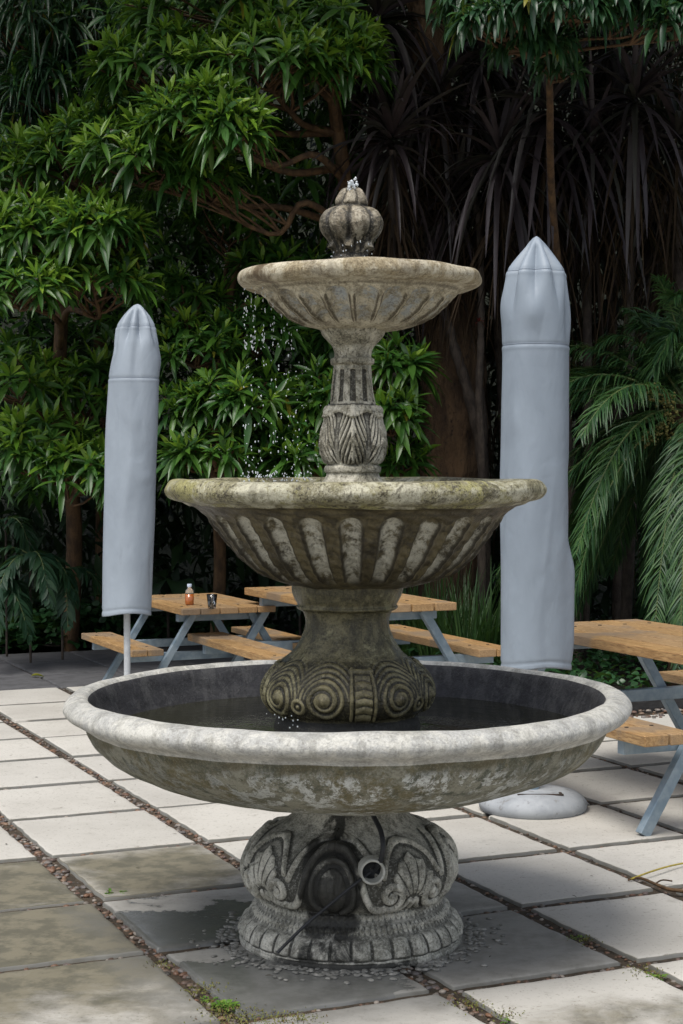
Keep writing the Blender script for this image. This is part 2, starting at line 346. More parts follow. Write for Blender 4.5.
FL = {0: 1.617, 1: 2.270, 2: 2.930, 3: 3.532, 4: 4.141}
AL = {-4: -9.889, -3: -9.265, -2: -8.607, -1: -7.901, 0: -7.185, 1: -6.465, 2: -5.752, 3: -5.080, 4: -4.364}
fl = lambda j: FL[j] if j in FL else (1.617 + .64 * j if j < 0 else 4.141 + .64 * (j - 4))
al = lambda i: AL[i] if i in AL else (-4.364 + .70 * (i - 4) if i > 4 else -9.889 + .69 * (i + 4))
slab = MB()
def slab_fields(f, a, i, j):
    wet = np.zeros_like(f); dirt = np.zeros_like(f); damp = np.zeros_like(f)
    fc, ac = (f - fl(j)) / (fl(j + 1) - fl(j)), (a - al(i)) / (al(i + 1) - al(i))
    edge = np.minimum(np.minimum(fc, 1 - fc), np.minimum(ac, 1 - ac)) * 2
    if (i, j) == (1, 0): dirt = .48 + .7 * edge
    if (i, j) == (0, 0): dirt = -.35 + .4 * ac
    if (i, j) == (1, -1): dirt = .75 + .3 * edge
    if (i, j) == (2, -1): dirt = .85 + .2 * edge; damp = .45 * sstep(fc, .45, .8)
    if (i, j) == (3, -1): dirt = .80 - .3 * sstep(ac, .2, .9); damp = .55 * sstep(fc, .3, .9)
    if (i, j) == (3, -2) or (i, j) == (4, -1): dirt = .45 + 0 * f
    if (i, j) == (2, -2): dirt = .8 + 0 * f
    if (i, j) == (2, 0): wet = .30 + .55 * sstep(ac, .1, .55) - .25 * sstep(fc, .5, 1.0); damp = .50 + 0 * f
    if (i, j) == (3, 0): wet = .25 + .75 * sstep(ac, .12, .4) - .65 * sstep(fc + .7 * ac, 1.25, 1.5); damp = .62 + 0 * f
    if (i, j) == (3, 1): damp = .70 + .15 * (1 - fc); wet = .1 + .1 * (1 - fc)
    if (i, j) == (2, 1): damp = .60 + 0 * f; wet = .15 + 0 * f
    if (i, j) == (4, 0): damp = .75 - .8 * ac; dirt = .3 * sstep(ac, .3, .8)
    if (i, j) == (4, 1): dirt = .05 + .55 * sstep(ac, .15, .6)
    if j >= 2 and i >= 1: dirt = .02 + .22 * sstep(ac, .3, .9)
    if j >= 3 and i <= 1: dirt = .1 + 0 * f
    return wet, dirt, damp
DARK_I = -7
for i in range(-10, 12):
    for j in range(-16, 17):
        a0, a1, f0, f1 = al(i), al(i + 1), fl(j), fl(j + 1)
        if a0 < A_BACK: continue
        if a0 < -8.9 and f1 > 5.35: continue
        gf, ga = (.030, .024) if j < 2 else (.026, .027)
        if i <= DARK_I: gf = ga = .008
        f0 += gf + rng.normal(0, .004); f1 -= gf + rng.normal(0, .004); a0 += ga + rng.normal(0, .003); a1 -= ga + rng.normal(0, .003)
        rot = rng.normal(0, .005); fm, am = (f0 + f1) / 2, (a0 + a1) / 2
        near = (-4 <= j <= 7 and -1 <= i <= 6); n = 22 if near else 5
        dz = rng.normal(0, .0015)
        # edge rows make a rounded arris, the outer ring is the side
        def knots(q0, q1):
            return np.concatenate([[q0, q0 + .002, q0 + .008], np.linspace(q0 + .02, q1 - .02, n), [q1 - .008, q1 - .002, q1]])
        K, Lk = knots(f0, f1), knots(a0, a1); U, V = np.meshgrid(K, Lk)
        nz = np.array([-.045, -.006, -.001] + [0] * n + [-.001, -.006, -.045])
        Z = np.minimum(nz[None], nz[:, None]) + dz + rng.normal(0, .0015) * (U - fm) + rng.normal(0, .002) * (V - am)
        if near:   # chipped, uneven edge
            e = (np.minimum(nz[None], nz[:, None]) < -.0005)
            U = U + e * .004 * np.sin(V * 37 + i * 3 + j) * np.sin(V * 13.7 + j); V = V + e * .004 * np.sin(U * 31 + i) * np.sin(U * 17.3 + 2 * j)
        wet, dirt, damp = slab_fields(U, V, i, j)
        sd_ = Z < dz - .0045; dirt = np.where(sd_, 1.2, dirt); damp = np.where(sd_, 1.0, damp)
        Ur = fm + (U - fm) - rot * (V - am); Vr = am + (V - am) + rot * (U - fm)
        P = FV[None, None] * Ur[..., None] + AV[None, None] * Vr[..., None]
        k = len(K); ii = np.arange(k - 1)[:, None] * k + np.arange(k - 1)[None]
        o = np.ones(U.size)
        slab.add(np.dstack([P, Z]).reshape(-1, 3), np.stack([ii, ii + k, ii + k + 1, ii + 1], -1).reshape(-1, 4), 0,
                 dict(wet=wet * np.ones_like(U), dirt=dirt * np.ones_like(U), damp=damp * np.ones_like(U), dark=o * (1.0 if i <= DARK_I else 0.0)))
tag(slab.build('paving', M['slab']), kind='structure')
# pebbles in the joints
mb = MB(); C = []; SZ = []
for j in range(-5, 8):
    for i in range(-6, 7):
        L = al(i + 1) - al(i); n_ = int(L * (130 if j < 2 else 80)); n_ = int(n_ * (1 if i > -3 else .6))
        f = fl(j) + rng.uniform(-.027, .027, n_); a = al(i) + rng.uniform(0, L, n_)
        C += [fa(x, y, -.014 + rng.uniform(-.007, .004)) for x, y in zip(f, a)]; q = rng.uniform(.004, .0135, n_) ** 1.0 * (1 if j < 2 else .72); SZ += list(q)
        L = fl(j + 1) - fl(j); n_ = int(L * (75 if j < 2 else 45)); n_ = int(n_ * (1 if i > -2 else .5))
        f = fl(j) + rng.uniform(0, L, n_); a = al(i) + rng.uniform(-.018, .018, n_)
        C += [fa(x, y, -.015 + rng.uniform(-.006, .003)) for x, y in zip(f, a)]; q = rng.uniform(.005, .0125, n_); SZ += list(q)
C = np.array(C); SZ = np.array(SZ); keep = ~((np.hypot(C[:, 0] - .03, C[:, 1] - 5.47) < .30) | (C[:, 1] < 3.9) | (np.hypot(C[:, 0], C[:, 1]) > 12))
fc_, ac_ = C[:, :2] @ FV, C[:, :2] @ AV; keep &= ~((ac_ < -8.8) & (fc_ > 5.3))
C, SZ = C[keep], SZ[keep]
blobs(mb, C, np.stack([SZ * rng.uniform(.8, 1.5, len(SZ)), SZ * rng.uniform(.7, 1.1, len(SZ)), SZ * .62], 1), rng.uniform(0, 6.3, len(SZ)), jitter=.08)
tag(mb.build('joint_pebbles', M['pebble']), label='small brown and grey pebbles filling the joints between the paving slabs', cat='gravel', kind='stuff')
# pale cobbles set flat round the fountain foot
mb = MB(); n_ = 620; an = rng.uniform(0, 6.283, n_); rr = .372 + np.where(rng.random(n_) < .75, rng.uniform(0, .06, n_), rng.uniform(0, .15, n_))
q = rng.uniform(.005, .0115, n_)
blobs(mb, np.stack([.03 + rr * np.cos(an), 5.47 + rr * np.sin(an), np.full(n_, .0005)], 1), np.stack([q * 1.25, q * .85, q * .42], 1), rng.uniform(0, 6.3, n_), jitter=.06)
m_ = mat_simple('pale wet cobbles', (.38, .37, .34), (.12, .12, .11), 25, .5, isl=.7)
tag(mb.build('cobble_ring', m_), label='ring of flat pale wet cobbles set in mortar round the fountain foot', cat='cobbles', kind='stuff')

# ---------------------------------------------------------------- the fountain
FY = 5.47; PX = FY / F                          # one photo pixel at the fountain axis in metres
def zy(y): return float(ray(350, y, FY)[2])
fountain = empty('tiered_fountain', (0.027, FY, 0), label='tall weathered stone fountain with three round basins standing on the pale paving', cat='fountain')
def cxof(px): return (px - 341.5) * PX * 1.0 - 0.027
def lathe(name, prof, cx, nth, ns, mats, relief=None, mat_rows=None, close=False, th_off=0.0, noise_amp=.0015, smooth_prof=True):
    """prof: (radius px, photo y px) rows; relief(theta, y_px, t) -> (outward px, dict of attributes)"""
    P = np.array(prof, float)
    if smooth_prof: P = spline(P, 8 * len(P))
    P[:, 0] = np.maximum(P[:, 0], .02)
    d = np.concatenate([[0], np.cumsum(np.hypot(*np.diff(P, axis=0).T))]); t = np.linspace(0, d[-1], ns)
    r = np.interp(t, d, P[:, 0]); y = np.interp(t, d, P[:, 1])
    tr, ty = np.gradient(r), np.gradient(y); L = np.hypot(tr, ty) + 1e-9
    nr, ny = ty / L, -tr / L                    # outward for a profile listed top to bottom on the outside
    th = np.linspace(-np.pi, np.pi, nth, endpoint=False) + .003
    TT, YY = np.meshgrid(th, y); RR = np.repeat(r[:, None], nth, 1); tt = np.repeat((t / d[-1])[:, None], nth, 1)
    disp = np.zeros_like(TT); at = dict(cav=np.full(TT.shape, .8), mask=np.zeros_like(TT), wet=np.zeros_like(TT))
    if relief:
        dd, aa = relief(TT, YY, tt, RR); disp = disp + dd
        for k, v in aa.items(): at[k] = v * np.ones_like(TT)
    wob = (np.sin(3 * TT + YY * .05 + cx) + np.sin(5 * TT - YY * .09) * .7 + np.sin(11 * TT + YY * .21) * .35) * noise_amp / PX
    def blur(q, it, st):
        for _ in range(it):
            q = (q + np.roll(q, st, 1) + np.roll(q, -st, 1)) / 3
            p_ = np.pad(q, ((st, st), (0, 0)), mode='edge'); q = (p_[2 * st:] + p_[:-2 * st] + p_[st:-st]) / 3
        return q
    if relief:
        e_ = disp - blur(disp, 6, 2); e2 = disp - blur(disp, 8, 5)
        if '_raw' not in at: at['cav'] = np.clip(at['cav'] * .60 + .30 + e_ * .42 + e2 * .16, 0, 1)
    at.pop('_raw', None); disp = disp + wob
    R2 = RR + nr[:, None] * disp; Y2 = YY + ny[:, None] * disp
    zf = np.interp(Y2.ravel(), np.arange(100, 1000, 5.0), [zy(q) for q in np.arange(100, 1000, 5.0)]).reshape(Y2.shape)
    V = np.stack([cx + R2 * PX * np.sin(TT), -R2 * PX * np.cos(TT), zf], -1).reshape(-1, 3)
    i = np.arange(ns - 1)[:, None] * nth; j = np.arange(nth)[None]
    f = np.stack([i + j, i + nth + j, i + nth + (j + 1) % nth, i + (j + 1) % nth], -1).reshape(-1, 4)
    mi = 0
    if mat_rows: mi = np.repeat(np.array([mat_rows(q) for q in (t / d[-1])[:-1]]), nth)
    b = MB(); b.add(V, f, mi, at); o = b.build(name, mats, fountain); return o
def ridge(d, w, h=1.0): return h * np.exp(-(d / w) ** 2)
def ridgeb(d, w, h=1.0): q = np.clip(1 - (d / w) ** 2, 0, 1); return h * np.sqrt(q)
def pl_dist(U, V, pts):
    D = np.full(U.shape, 1e9)
    for (x0, y0), (x1, y1) in zip(pts[:-1], pts[1:]):
        dx, dy = x1 - x0, y1 - y0; t = np.clip(((U - x0) * dx + (V - y0) * dy) / (dx * dx + dy * dy + 1e-9), 0, 1)
        D = np.minimum(D, np.hypot(U - x0 - t * dx, V - y0 - t * dy))
    return D
def spiral(cx, cy, r0, turns, a0, hand, n=34):
    k = np.linspace(0, 1, n); r = r0 * (1 - k) ** .85; a = a0 + hand * k * turns * 2 * np.pi
    return [(cx + q * math.cos(b), cy + q * math.sin(b)) for q, b in zip(r, a)]
def wrap(x, per): return (x + per / 2) % per - per / 2

# foot: carved bulb on a moulded plinth
def relief_foot(T, Y, t, RR):
    D = np.zeros_like(T); cav = np.zeros_like(T)
    U = wrap(T - R(-10), np.pi / 2) * 100; Ua = np.abs(U); V = Y
    on = sstep(V, 818, 830) * (1 - sstep(V, 886, 892))
    def addl(pts, w, h): nonlocal D; D = np.maximum(D, ridgeb(pl_dist(Ua, V, pts), w, h))
    # egg in the middle of each face, with its two hoods
    e = np.sqrt((U / 13.0) ** 2 + ((V - 866) / 21.0) ** 2); D = np.maximum(D, np.clip(1 - e, 0, 1) ** .5 * 4.6 * (.55 + .45 * np.abs(np.cos(U * .42 + (V - 866) * .03 * np.sign(U)))))
    band = spline([(2, 828), (13, 831), (22, 842), (27, 858), (31, 872), (38, 882), (48, 884)], 16).tolist() + spiral(55, 871, 13.0, 1.5, math.radians(115), -1)
    addl(band, 3.4, 5.5)
    addl(spline([(0, 838), (10, 841), (17, 851), (20, 866), (18, 880), (8, 888)], 14).tolist(), 2.6, 3.6)
    addl(spline([(6, 821), (22, 824), (34, 836), (40, 850), (43, 858)], 14).tolist(), 3.0, 4.2)
    # palmette between neighbouring faces
    c = 78.5
    D = np.maximum(D, ridge(pl_dist(Ua, V, [(55, 871), (55.1, 871)]), 4.5, 4.6))
    pa = np.arctan2(np.abs(Ua - c), 880 - V); pr = np.hypot(Ua - c, V - 880); rm = 44 - 16 * pa ** 1.2
    D = np.maximum(D, (pa < 1.05) * sstep(pr, 6, 14) * (1 - sstep(pr, rm - 5 * np.abs(np.sin(pa * 9)), rm)) * (1.0 + 2.6 * np.abs(np.cos(pa * 9)) ** .7))
    addl(spline([(48, 854), (54, 838), (66, 828), (78.5, 825)], 12).tolist(), 2.6, 4.0)
    addl(spline([(c, 884), (75, 876), (70, 884), (64, 888)], 8).tolist(), 2.2, 3.0)
    D = D * on
    # plinth: two rope rings, a fine dentil ring, a row of gadroons
    D = D + ridge(V - 894, 2.4, 2.4) * (1 + .6 * np.cos(T * 96)) + ridge(V - 905.5, 2.4, 2.4) * (1 + .7 * np.cos(T * 110 + .9))
    g = np.abs(np.sin(T * 17)); D = D + sstep(V, 911, 917) * (1 - sstep(V, 927, 930)) * (g ** .7 * 4.6 - 1.2)
    D = D + ridge(V - 932, 1.6, 1.5)
    ang = np.degrees(T)
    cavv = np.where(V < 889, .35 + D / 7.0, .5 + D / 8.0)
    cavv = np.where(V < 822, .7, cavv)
    wig = 5 * np.sin(V * .09) + 3 * np.sin(V * .31)
    wet = sstep(ang, -33 + wig * .4, -24) * (1 - sstep(ang, 0 + wig * .5, 10)) * (.46 + .26 * sstep(V, 812, 835) - .22 * sstep(V, 900, 915))
    wet = np.maximum(wet, ridge(ang + 22 - wig, 5, .6) * sstep(V, 880, 905)); wet = np.maximum(wet, ridge(ang + 9 - wig * .4, 7, .9) * (1 - sstep(V, 850, 900) * .4))
    wet = np.maximum(wet, sstep(V, 929, 934) * .75 * (1 - sstep(ang, 5, 60)) * sstep(ang, -60, -30))
    return D, dict(cav=cavv * 1.15, wet=wet)
st_foot = stone('pale weathered stone foot', (.64, .62, .54), (.40, .39, .33), (.075, .072, .055), (.034, .034, .028), streak=.5, pits=.55, cavr=(.24, .56))
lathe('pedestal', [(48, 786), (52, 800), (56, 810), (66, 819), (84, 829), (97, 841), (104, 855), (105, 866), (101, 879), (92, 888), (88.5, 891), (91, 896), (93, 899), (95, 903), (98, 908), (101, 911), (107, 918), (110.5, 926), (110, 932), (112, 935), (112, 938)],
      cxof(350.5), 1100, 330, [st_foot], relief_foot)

# lower basin: heavy rounded rim, plain bowl, black painted inside
def relief_low(T, Y, t, RR):
    w_ = np.sin(T * 7 + 1) * .5 + np.sin(T * 13) * .35 + np.sin(T * 29 + Y * .3) * .22
    
    mask = np.where(t > t_rim, .62 + .38 * np.sin(T * 3 + 1.0), 0)
    band = np.exp(-((Y - 722) / 9.0) ** 2) * (t > t_rim)
    return w_ * .8, dict(cav=np.where(t > t_rim, .82 - .55 * band, .9), mask=mask * (1 - band), wet=0 * T)
st_low = stone('grey stone of the wide basin', (.27, .265, .21), (.15, .145, .105), (.042, .052, .036), (.10, .085, .045), streak=.8, pits=.5, maskcol=(.45, .46, .42), masklo=.55, drip=(.66, .68, .66), moss=(.15, .13, .07), mossamt=(.52, .60))
st_rim = stone('worn pale rim', (.56, .55, .50), (.44, .44, .42), (.16, .155, .13), (.25, .24, .21), streak=.4, pits=.35, rough=(.4, .75))
st_in = stone('black painted basin inside', (.040, .040, .045), (.026, .026, .03), (.10, .10, .10), (.03, .03, .03), streak=.5, pits=.3, blotch=(.4, .6), rough=(.6, .9))
low_prof = [(2, 752), (120, 751), (215, 745), (236, 736), (247, 716), (253, 700), (257, 693.5), (262, 690.5), (268, 690.5), (276, 693), (281.5, 699), (282, 704), (278.5, 709), (271, 713), (264, 716.5), (260.5, 721), (257, 729), (248, 741), (228, 757), (190, 773), (140, 786), (90, 794), (50, 797), (40, 797)]
rr_ = np.array(low_prof, float); _P = spline(rr_, 8 * len(rr_)); _d = np.concatenate([[0], np.cumsum(np.hypot(*np.diff(_P, axis=0).T))])
t_in = _d[int(5.9 / (len(rr_) - 1) * len(_P))] / _d[-1]; t_rim = _d[int(14.6 / (len(rr_) - 1) * len(_P))] / _d[-1]
lathe('lower_basin', [(r, y) for r, y in low_prof], cxof(347), 420, 420, [st_low, st_rim, st_in], relief_low, mat_rows=lambda q: 2 if q < t_in else (1 if q < t_rim else 0), noise_amp=.0016)

# middle pedestal: belly with volutes and upright tongue ornaments
def relief_mid(T, Y, t, RR):
    D = np.zeros_like(T); U = wrap(T - R(10.5), np.pi / 2) * 80; Ua = np.abs(U); V = Y
    def addl(pts, w, h): nonlocal D; D = np.maximum(D, ridgeb(pl_dist(Ua, V, pts), w, h))
    addl([(10.5, 662), (11.5, 712)], 1.9, 3.2); addl([(0, 664), (12, 664)], 2.4, 3.4)
    tongue = (Ua < 8) * (V > 668) * (V < 712); D = np.maximum(D, tongue * (1.2 + 1.5 * np.abs(np.sin((V + (8 - Ua) * .25) * .42))))
    c = 37.0; rho = np.hypot(Ua - c, V - 690); phi = np.arctan2(V - 690, Ua - c)
    sp = .5 + .5 * np.cos(2 * np.pi * (rho / 7.0 - phi / (2 * np.pi))); D = np.maximum(D, sp * 2.2 * (1 - sstep(rho, 17, 21)) * sstep(rho, 3, 6)); D = np.maximum(D, ridge(rho, 5.5, 5.0))
    hair = .5 + .5 * np.cos(2 * np.pi * rho / 4.6); D = np.maximum(D, hair * .9 * sstep(rho, 19, 22) * (1 - sstep(rho, 30, 44)) * (V < 690) * (V > 648))
    c2 = 62.8; rho2 = np.hypot(Ua - c2, V - 697); sp2 = .5 + .5 * np.cos(2 * np.pi * rho2 / 6.0); D = np.maximum(D, sp2 * 1.7 * (1 - sstep(rho2, 8, 10)))
    D = D * sstep(V, 640, 664) * (1 - sstep(V, 708, 712))
    D = D + ridge(V - 606, 2.0, 1.5) * 1
    # old leaf moulding above
    D = D + .8 * ridge(V - 594, 9, 1) * (.5 + .5 * np.cos(T * 8)) + .9 * ridge(V - 632, 9, 1) * np.abs(np.sin(T * 9))
    return D, dict(cav=np.where(V > 655, .25 + D / 5.0, .7), wet=sstep(V, 711, 716) * 1.2)
st_mid = stone('wet olive stone', (.21, .185, .10), (.11, .098, .052), (.026, .023, .014), (.012, .011, .007), streak=.5, pits=.5, rough=(.10, .34), moss=(.30, .275, .15), mossamt=(.52, .60), cavr=(.26, .60))
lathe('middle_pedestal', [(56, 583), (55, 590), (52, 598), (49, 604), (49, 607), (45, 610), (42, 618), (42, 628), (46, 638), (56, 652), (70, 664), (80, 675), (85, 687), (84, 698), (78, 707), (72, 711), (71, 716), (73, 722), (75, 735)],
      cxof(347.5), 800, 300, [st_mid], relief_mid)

# fluted basins
def fluted(nfl, ytop, ybot, depth, ph=0.0, rim=None, arch=4.0, width=.62):
    def rel(T, Y, t, RR):
        out = (t > rim)
        a = wrap(T - ph, 2 * np.pi / nfl) * nfl / np.pi           # -1..1 across a flute
        ye = ytop + arch * (np.abs(a) / width) ** 2               # arched top end
        prof = np.sqrt(np.clip(1 - (np.abs(a) / width) ** 2, 0, 1))
        k = sstep(Y, ye, ye + 5) * (1 - sstep(Y, ybot - 8, ybot)) * out
        D = -depth * prof * k + depth * .35 * np.exp(-((np.abs(a) - width) / .2) ** 2) * k
        D += .35 * np.sin(T * 9 + Y * .4) + .3 * np.sin(T * 31 - Y * .8) * out
        wet = .42 * sstep(-T, .1, .9) * (1 - sstep(-T, 1.3, 2.2)) * (~out) if ytop < 400 else 0 * T
        edge = np.exp(-((np.abs(a) - width) / .15) ** 2) * k; lip_shade = np.exp(-((Y - ytop + 2) / 3.5) ** 2) * out  # shadow below the lip, painted in through the recess colour
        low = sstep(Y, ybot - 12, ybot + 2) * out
        return D, dict(mask=sstep(prof, .1, .95) * k, cav=.95 - .62 * edge - .5 * lip_shade - .3 * low, wet=wet, _raw=1)
    return rel
st_mb = stone('olive brown fluted stone', (.14, .115, .058), (.075, .060, .030), (.022, .018, .010), (.030, .024, .014), streak=.7, pits=.45, maskcol=(.60, .58, .48), masklo=.40, rough=(.3, .6), cavr=(.30, .6))
st_mr = stone('mossy speckled rim', (.50, .48, .36), (.25, .23, .13), (.055, .046, .025), (.08, .065, .035), streak=.35, pits=.95, moss=(.30, .28, .11), mossamt=(.50, .57), rough=(.35, .7))
mid_prof = [(2, 511), (100, 510), (140, 503), (158, 490), (163, 483), (168, 480), (178, 479.2), (185, 481), (189.5, 487), (189.5, 492), (186, 497.5), (180, 500), (173, 501.5), (168, 504), (160, 506), (155, 510), (143, 522), (129, 540), (115, 557), (96, 572), (78, 580), (58, 585), (45, 586)]
def tpos(prof, k):
    a = np.array(prof, float); P_ = spline(a, 8 * len(a)); d_ = np.concatenate([[0], np.cumsum(np.hypot(*np.diff(P_, axis=0).T))]); return d_[min(len(d_) - 1, int(k / (len(a) - 1) * len(P_)))] / d_[-1]
a_, b_ = tpos(mid_prof, 3.5), tpos(mid_prof, 13.0)
lathe('middle_basin', mid_prof, cxof(355.5), 960, 360, [st_mb, st_mr], fluted(24, 512, 580, 5.5, R(-2), rim=b_, width=.58), mat_rows=lambda q: 1 if a_ < q < b_ else 0)
st_ub = stone('cream grey fluted stone', (.62, .56, .42), (.43, .38, .27), (.10, .078, .048), (.085, .065, .038), streak=.45, pits=.4, maskcol=(.42, .45, .46), masklo=.44, cavr=(.34, .62))
st_ur = stone('yellowed rim', (.54, .49, .37), (.34, .28, .17), (.095, .07, .04), (.12, .09, .05), streak=.4, pits=.5, wetcol=(.10, .065, .03))
up_prof = [(2, 300), (60, 298), (92, 288), (105, 277), (109, 273), (114, 271.5), (119, 273.5), (121.5, 278), (121, 283), (117, 287), (111, 288.5), (106, 289), (101, 291), (94, 298), (85, 306), (76, 313.5), (66, 320), (55, 325), (45, 328.5), (33, 330.5), (20, 331)]
a2, b2 = tpos(up_prof, 3.3), tpos(up_prof, 11.2)
lathe('upper_basin', up_prof, cxof(359), 900, 300, [st_ub, st_ur], fluted(20, 294, 329, 5.2, R(4), rim=b2, arch=4.0, width=.84), mat_rows=lambda q: 1 if a2 < q < b2 else 0, noise_amp=.002)

# baluster between the middle and the upper basin
def relief_bal(T, Y, t, RR):
    D = np.zeros_like(T)
    a = wrap(T, 2 * np.pi / 10) * 10 / np.pi; k = sstep(Y, 368 + 2 * np.abs(a), 371 + 2 * np.abs(a)) * (1 - sstep(Y, 400, 403))
    gro = (1 - sstep(np.abs(a), .36, .52)) * k; D = D - gro * 2.2
    # acanthus leaves round the belly
    u = wrap(T, np.pi / 3) * 32; ua = np.abs(u); on = sstep(Y, 412, 416) * (1 - sstep(Y, 461, 465))
    wv = 15 - ((Y - 436) / 28) ** 2 * 5
    body = (1 - sstep(ua, wv - 2.5, wv)) * 1.7
    ribs = np.cos((ua * 1.15 - (Y - 412) * .42) * 1.25) * 1.25 * (1 - sstep(ua, 12, 15)) * sstep(ua, 1.2, 3)
    D = D + on * (body + ribs + ridge(ua, 1.6, 1.8) + ridge(Y - 440 - ua * .8, 3, 1.3) * (ua < 8))
    lip = sstep(Y, 405, 408) * (1 - sstep(Y, 414 + 3 * np.cos(T * 6), 417 + 3 * np.cos(T * 6))); D = D + lip * (1.6 + 2.2 * np.abs(np.cos(T * 6)) + .8 * np.cos(T * 18))
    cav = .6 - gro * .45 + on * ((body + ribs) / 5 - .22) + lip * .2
    return D, dict(cav=cav, mask=0 * T)
st_bal = stone('pale mottled baluster', (.64, .60, .48), (.36, .33, .24), (.06, .052, .032), (.024, .021, .014), streak=.45, pits=.75, rough=(.35, .7), cavr=(.28, .60))
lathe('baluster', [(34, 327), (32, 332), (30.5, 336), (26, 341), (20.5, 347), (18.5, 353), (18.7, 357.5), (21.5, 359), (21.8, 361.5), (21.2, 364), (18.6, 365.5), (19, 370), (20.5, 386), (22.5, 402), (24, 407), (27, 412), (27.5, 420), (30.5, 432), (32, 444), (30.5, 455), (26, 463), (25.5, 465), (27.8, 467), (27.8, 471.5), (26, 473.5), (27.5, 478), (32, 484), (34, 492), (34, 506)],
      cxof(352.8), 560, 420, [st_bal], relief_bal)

# finial: lobed bud on a melon with little scroll feet
def relief_fin(T, Y, t, RR):
    l8 = np.abs(np.sin(T * 4 + .35)) ** .6; m8 = sstep(Y, 206, 211) * (1 - sstep(Y, 234, 245))
    D = m8 * (l8 * 3.8 - 2.2)
    bud = (1 - sstep(Y, 201, 207)) * sstep(Y, 187, 192); D = D + bud * (np.abs(np.cos(T * 3 + (Y - 195) * .03)) ** .7 * 2.6 - 1.2)
    sc = ridge(Y - 246, 3.8, 1) * np.clip(np.cos(T * 6 + .8), 0, 1) ** .8; D = D + sc * 6.5
    tong = sstep(Y, 236, 240) * (1 - sstep(Y, 252, 256)) * np.abs(np.cos(T * 9)) * 1.3; D = D + tong
    return D, dict(cav=.3 + m8 * (l8 - .45) * .7 + bud * .25 + sc * .6, mask=0 * T)
st_fin = stone('dark stained finial', (.46, .41, .31), (.17, .14, .09), (.03, .028, .018), (.014, .012, .009), streak=.6, pits=.85, rough=(.2, .5), cavr=(.32, .66))
lathe('finial', [(1, 187.5), (5, 188), (9.5, 191), (14, 198), (15.8, 203.5), (15.6, 207), (20, 209.5), (27, 214), (30.8, 221), (30.6, 228), (27, 235), (22, 240), (18.5, 246), (17, 253), (17.5, 258), (20, 262), (21, 290)],
      cxof(351.3), 420, 260, [st_fin], relief_fin)
# pipe stub and black hose on the foot
def fpt(x, y, dy):       # a point at photo x,y with its own depth in front of the axis
    q = ray(x, y, FY - dy); return q - np.array([.027, FY, 0])
pc = fpt(371.5, 870, .352); mb = MB()
ax = np.array([.10, -1, .03]); ax /= np.linalg.norm(ax); s1 = np.cross(ax, [0, 0, 1]); s1 /= np.linalg.norm(s1); s2 = np.cross(s1, ax)
an = np.linspace(0, 2 * np.pi, 40, endpoint=False); ro, ri = 12.2 * PX, 9.6 * PX
rings = [(ro, -.03), (ro, .030), (ro - .002, .034), (ri + .001, .034), (ri, .031), (ri, -.02), (.001, -.02)]
V = np.concatenate([pc + ax * h + r_ * (np.cos(an)[:, None] * s1 + np.sin(an)[:, None] * s2) for r_, h in rings])
i = np.arange(len(rings) - 1)[:, None] * 40; j = np.arange(40)[None]; mi = np.repeat([0, 0, 0, 0, 0, 1], 40)
mb.add(V, np.stack([i + j, i + (j + 1) % 40, i + 40 + (j + 1) % 40, i + 40 + j], -1).reshape(-1, 4), mi)
mb.build('pipe_socket', [M['pvc'], M['black']], fountain)
mb = MB(); tube(mb, spline([fpt(369, 806, .30), fpt(374, 817, .315), fpt(381, 832, .36), fpt(383, 848, .385), fpt(380, 862, .375), fpt(375, 869, .35)], 40), .0078, 10)
tube(mb, spline([fpt(370, 872, .36), fpt(355, 884, .395), fpt(332, 903, .385), fpt(309, 922, .39), fpt(292, 938, .40), fpt(277, 953, .42)], 40), .0050, 10)
mb.build('hose', M['black'], fountain)

def disc(name, cx, rpx, ypx, amp=.0, foot=0):
    b = MB(); n = 90; k = 30; r = np.linspace(foot * PX, rpx * PX, k); a = np.linspace(0, 2 * np.pi, n, endpoint=False)
    Rr, Aa = np.meshgrid(r, a, indexing='ij'); z = zy(ypx) + amp * (np.sin(Rr * 90 + 3 * np.sin(Aa * 3)) * .5 + np.sin(Aa * 9 + Rr * 40) * .5)
    i = np.arange(k - 1)[:, None] * n; j = np.arange(n)[None]
    b.add(np.stack([cx + .027 + Rr * np.cos(Aa), FY + Rr * np.sin(Aa), z], -1).reshape(-1, 3), np.stack([i + j, i + n + j, i + n + (j + 1) % n, i + (j + 1) % n], -1).reshape(-1, 4))
    return tag(b.build(name, M['water']), kind='structure')
disc('water', cxof(347), 241, 727, .0008); disc('water', cxof(355.5), 160, 484.5, .0016, foot=10); disc('water', cxof(359), 106, 276.5, .001)
# falling drops and splashes
mb = MB(); Cc = []; Sc = []
def drops(n, x0, x1, y0, y1, dy, s0, s1, st):
    for _ in range(n):
        u = rng.random(); x = rng.uniform(x0, x1); y = y0 + (y1 - y0) * u
        q = ray(x, y, FY - dy + rng.normal(0, .05)); Cc.append(q); r_ = rng.uniform(s0, s1); Sc.append((r_, r_, r_ * rng.uniform(1, st)))
for x0, n in ((245, 26), (253, 30), (263, 18), (272, 20), (281, 10), (289, 8)): drops(n, x0 - 2, x0 + 3, 285, 350, .05, .0009, .0019, 5.0)
drops(130, 243, 300, 330, 478, .08, .0010, .0024, 2.4); drops(40, 290, 330, 360, 478, .05, .001, .002, 1.6)
drops(80, 240, 312, 471, 482, .02, .0010, .0030, 1.8); drops(26, 346.5, 357.5, 178, 190, 0, .0015, .0040, 1.5); drops(20, 349, 354.5, 181, 190, 0, .003, .0055, 1.4)
drops(16, 330, 372, 240, 258, .1, .001, .002, 3)
drops(14, 262, 300, 712, 728, .24, .001, .0026, 1.3)
blobs(mb, np.array(Cc), np.array(Sc), lowres=False, jitter=.03)
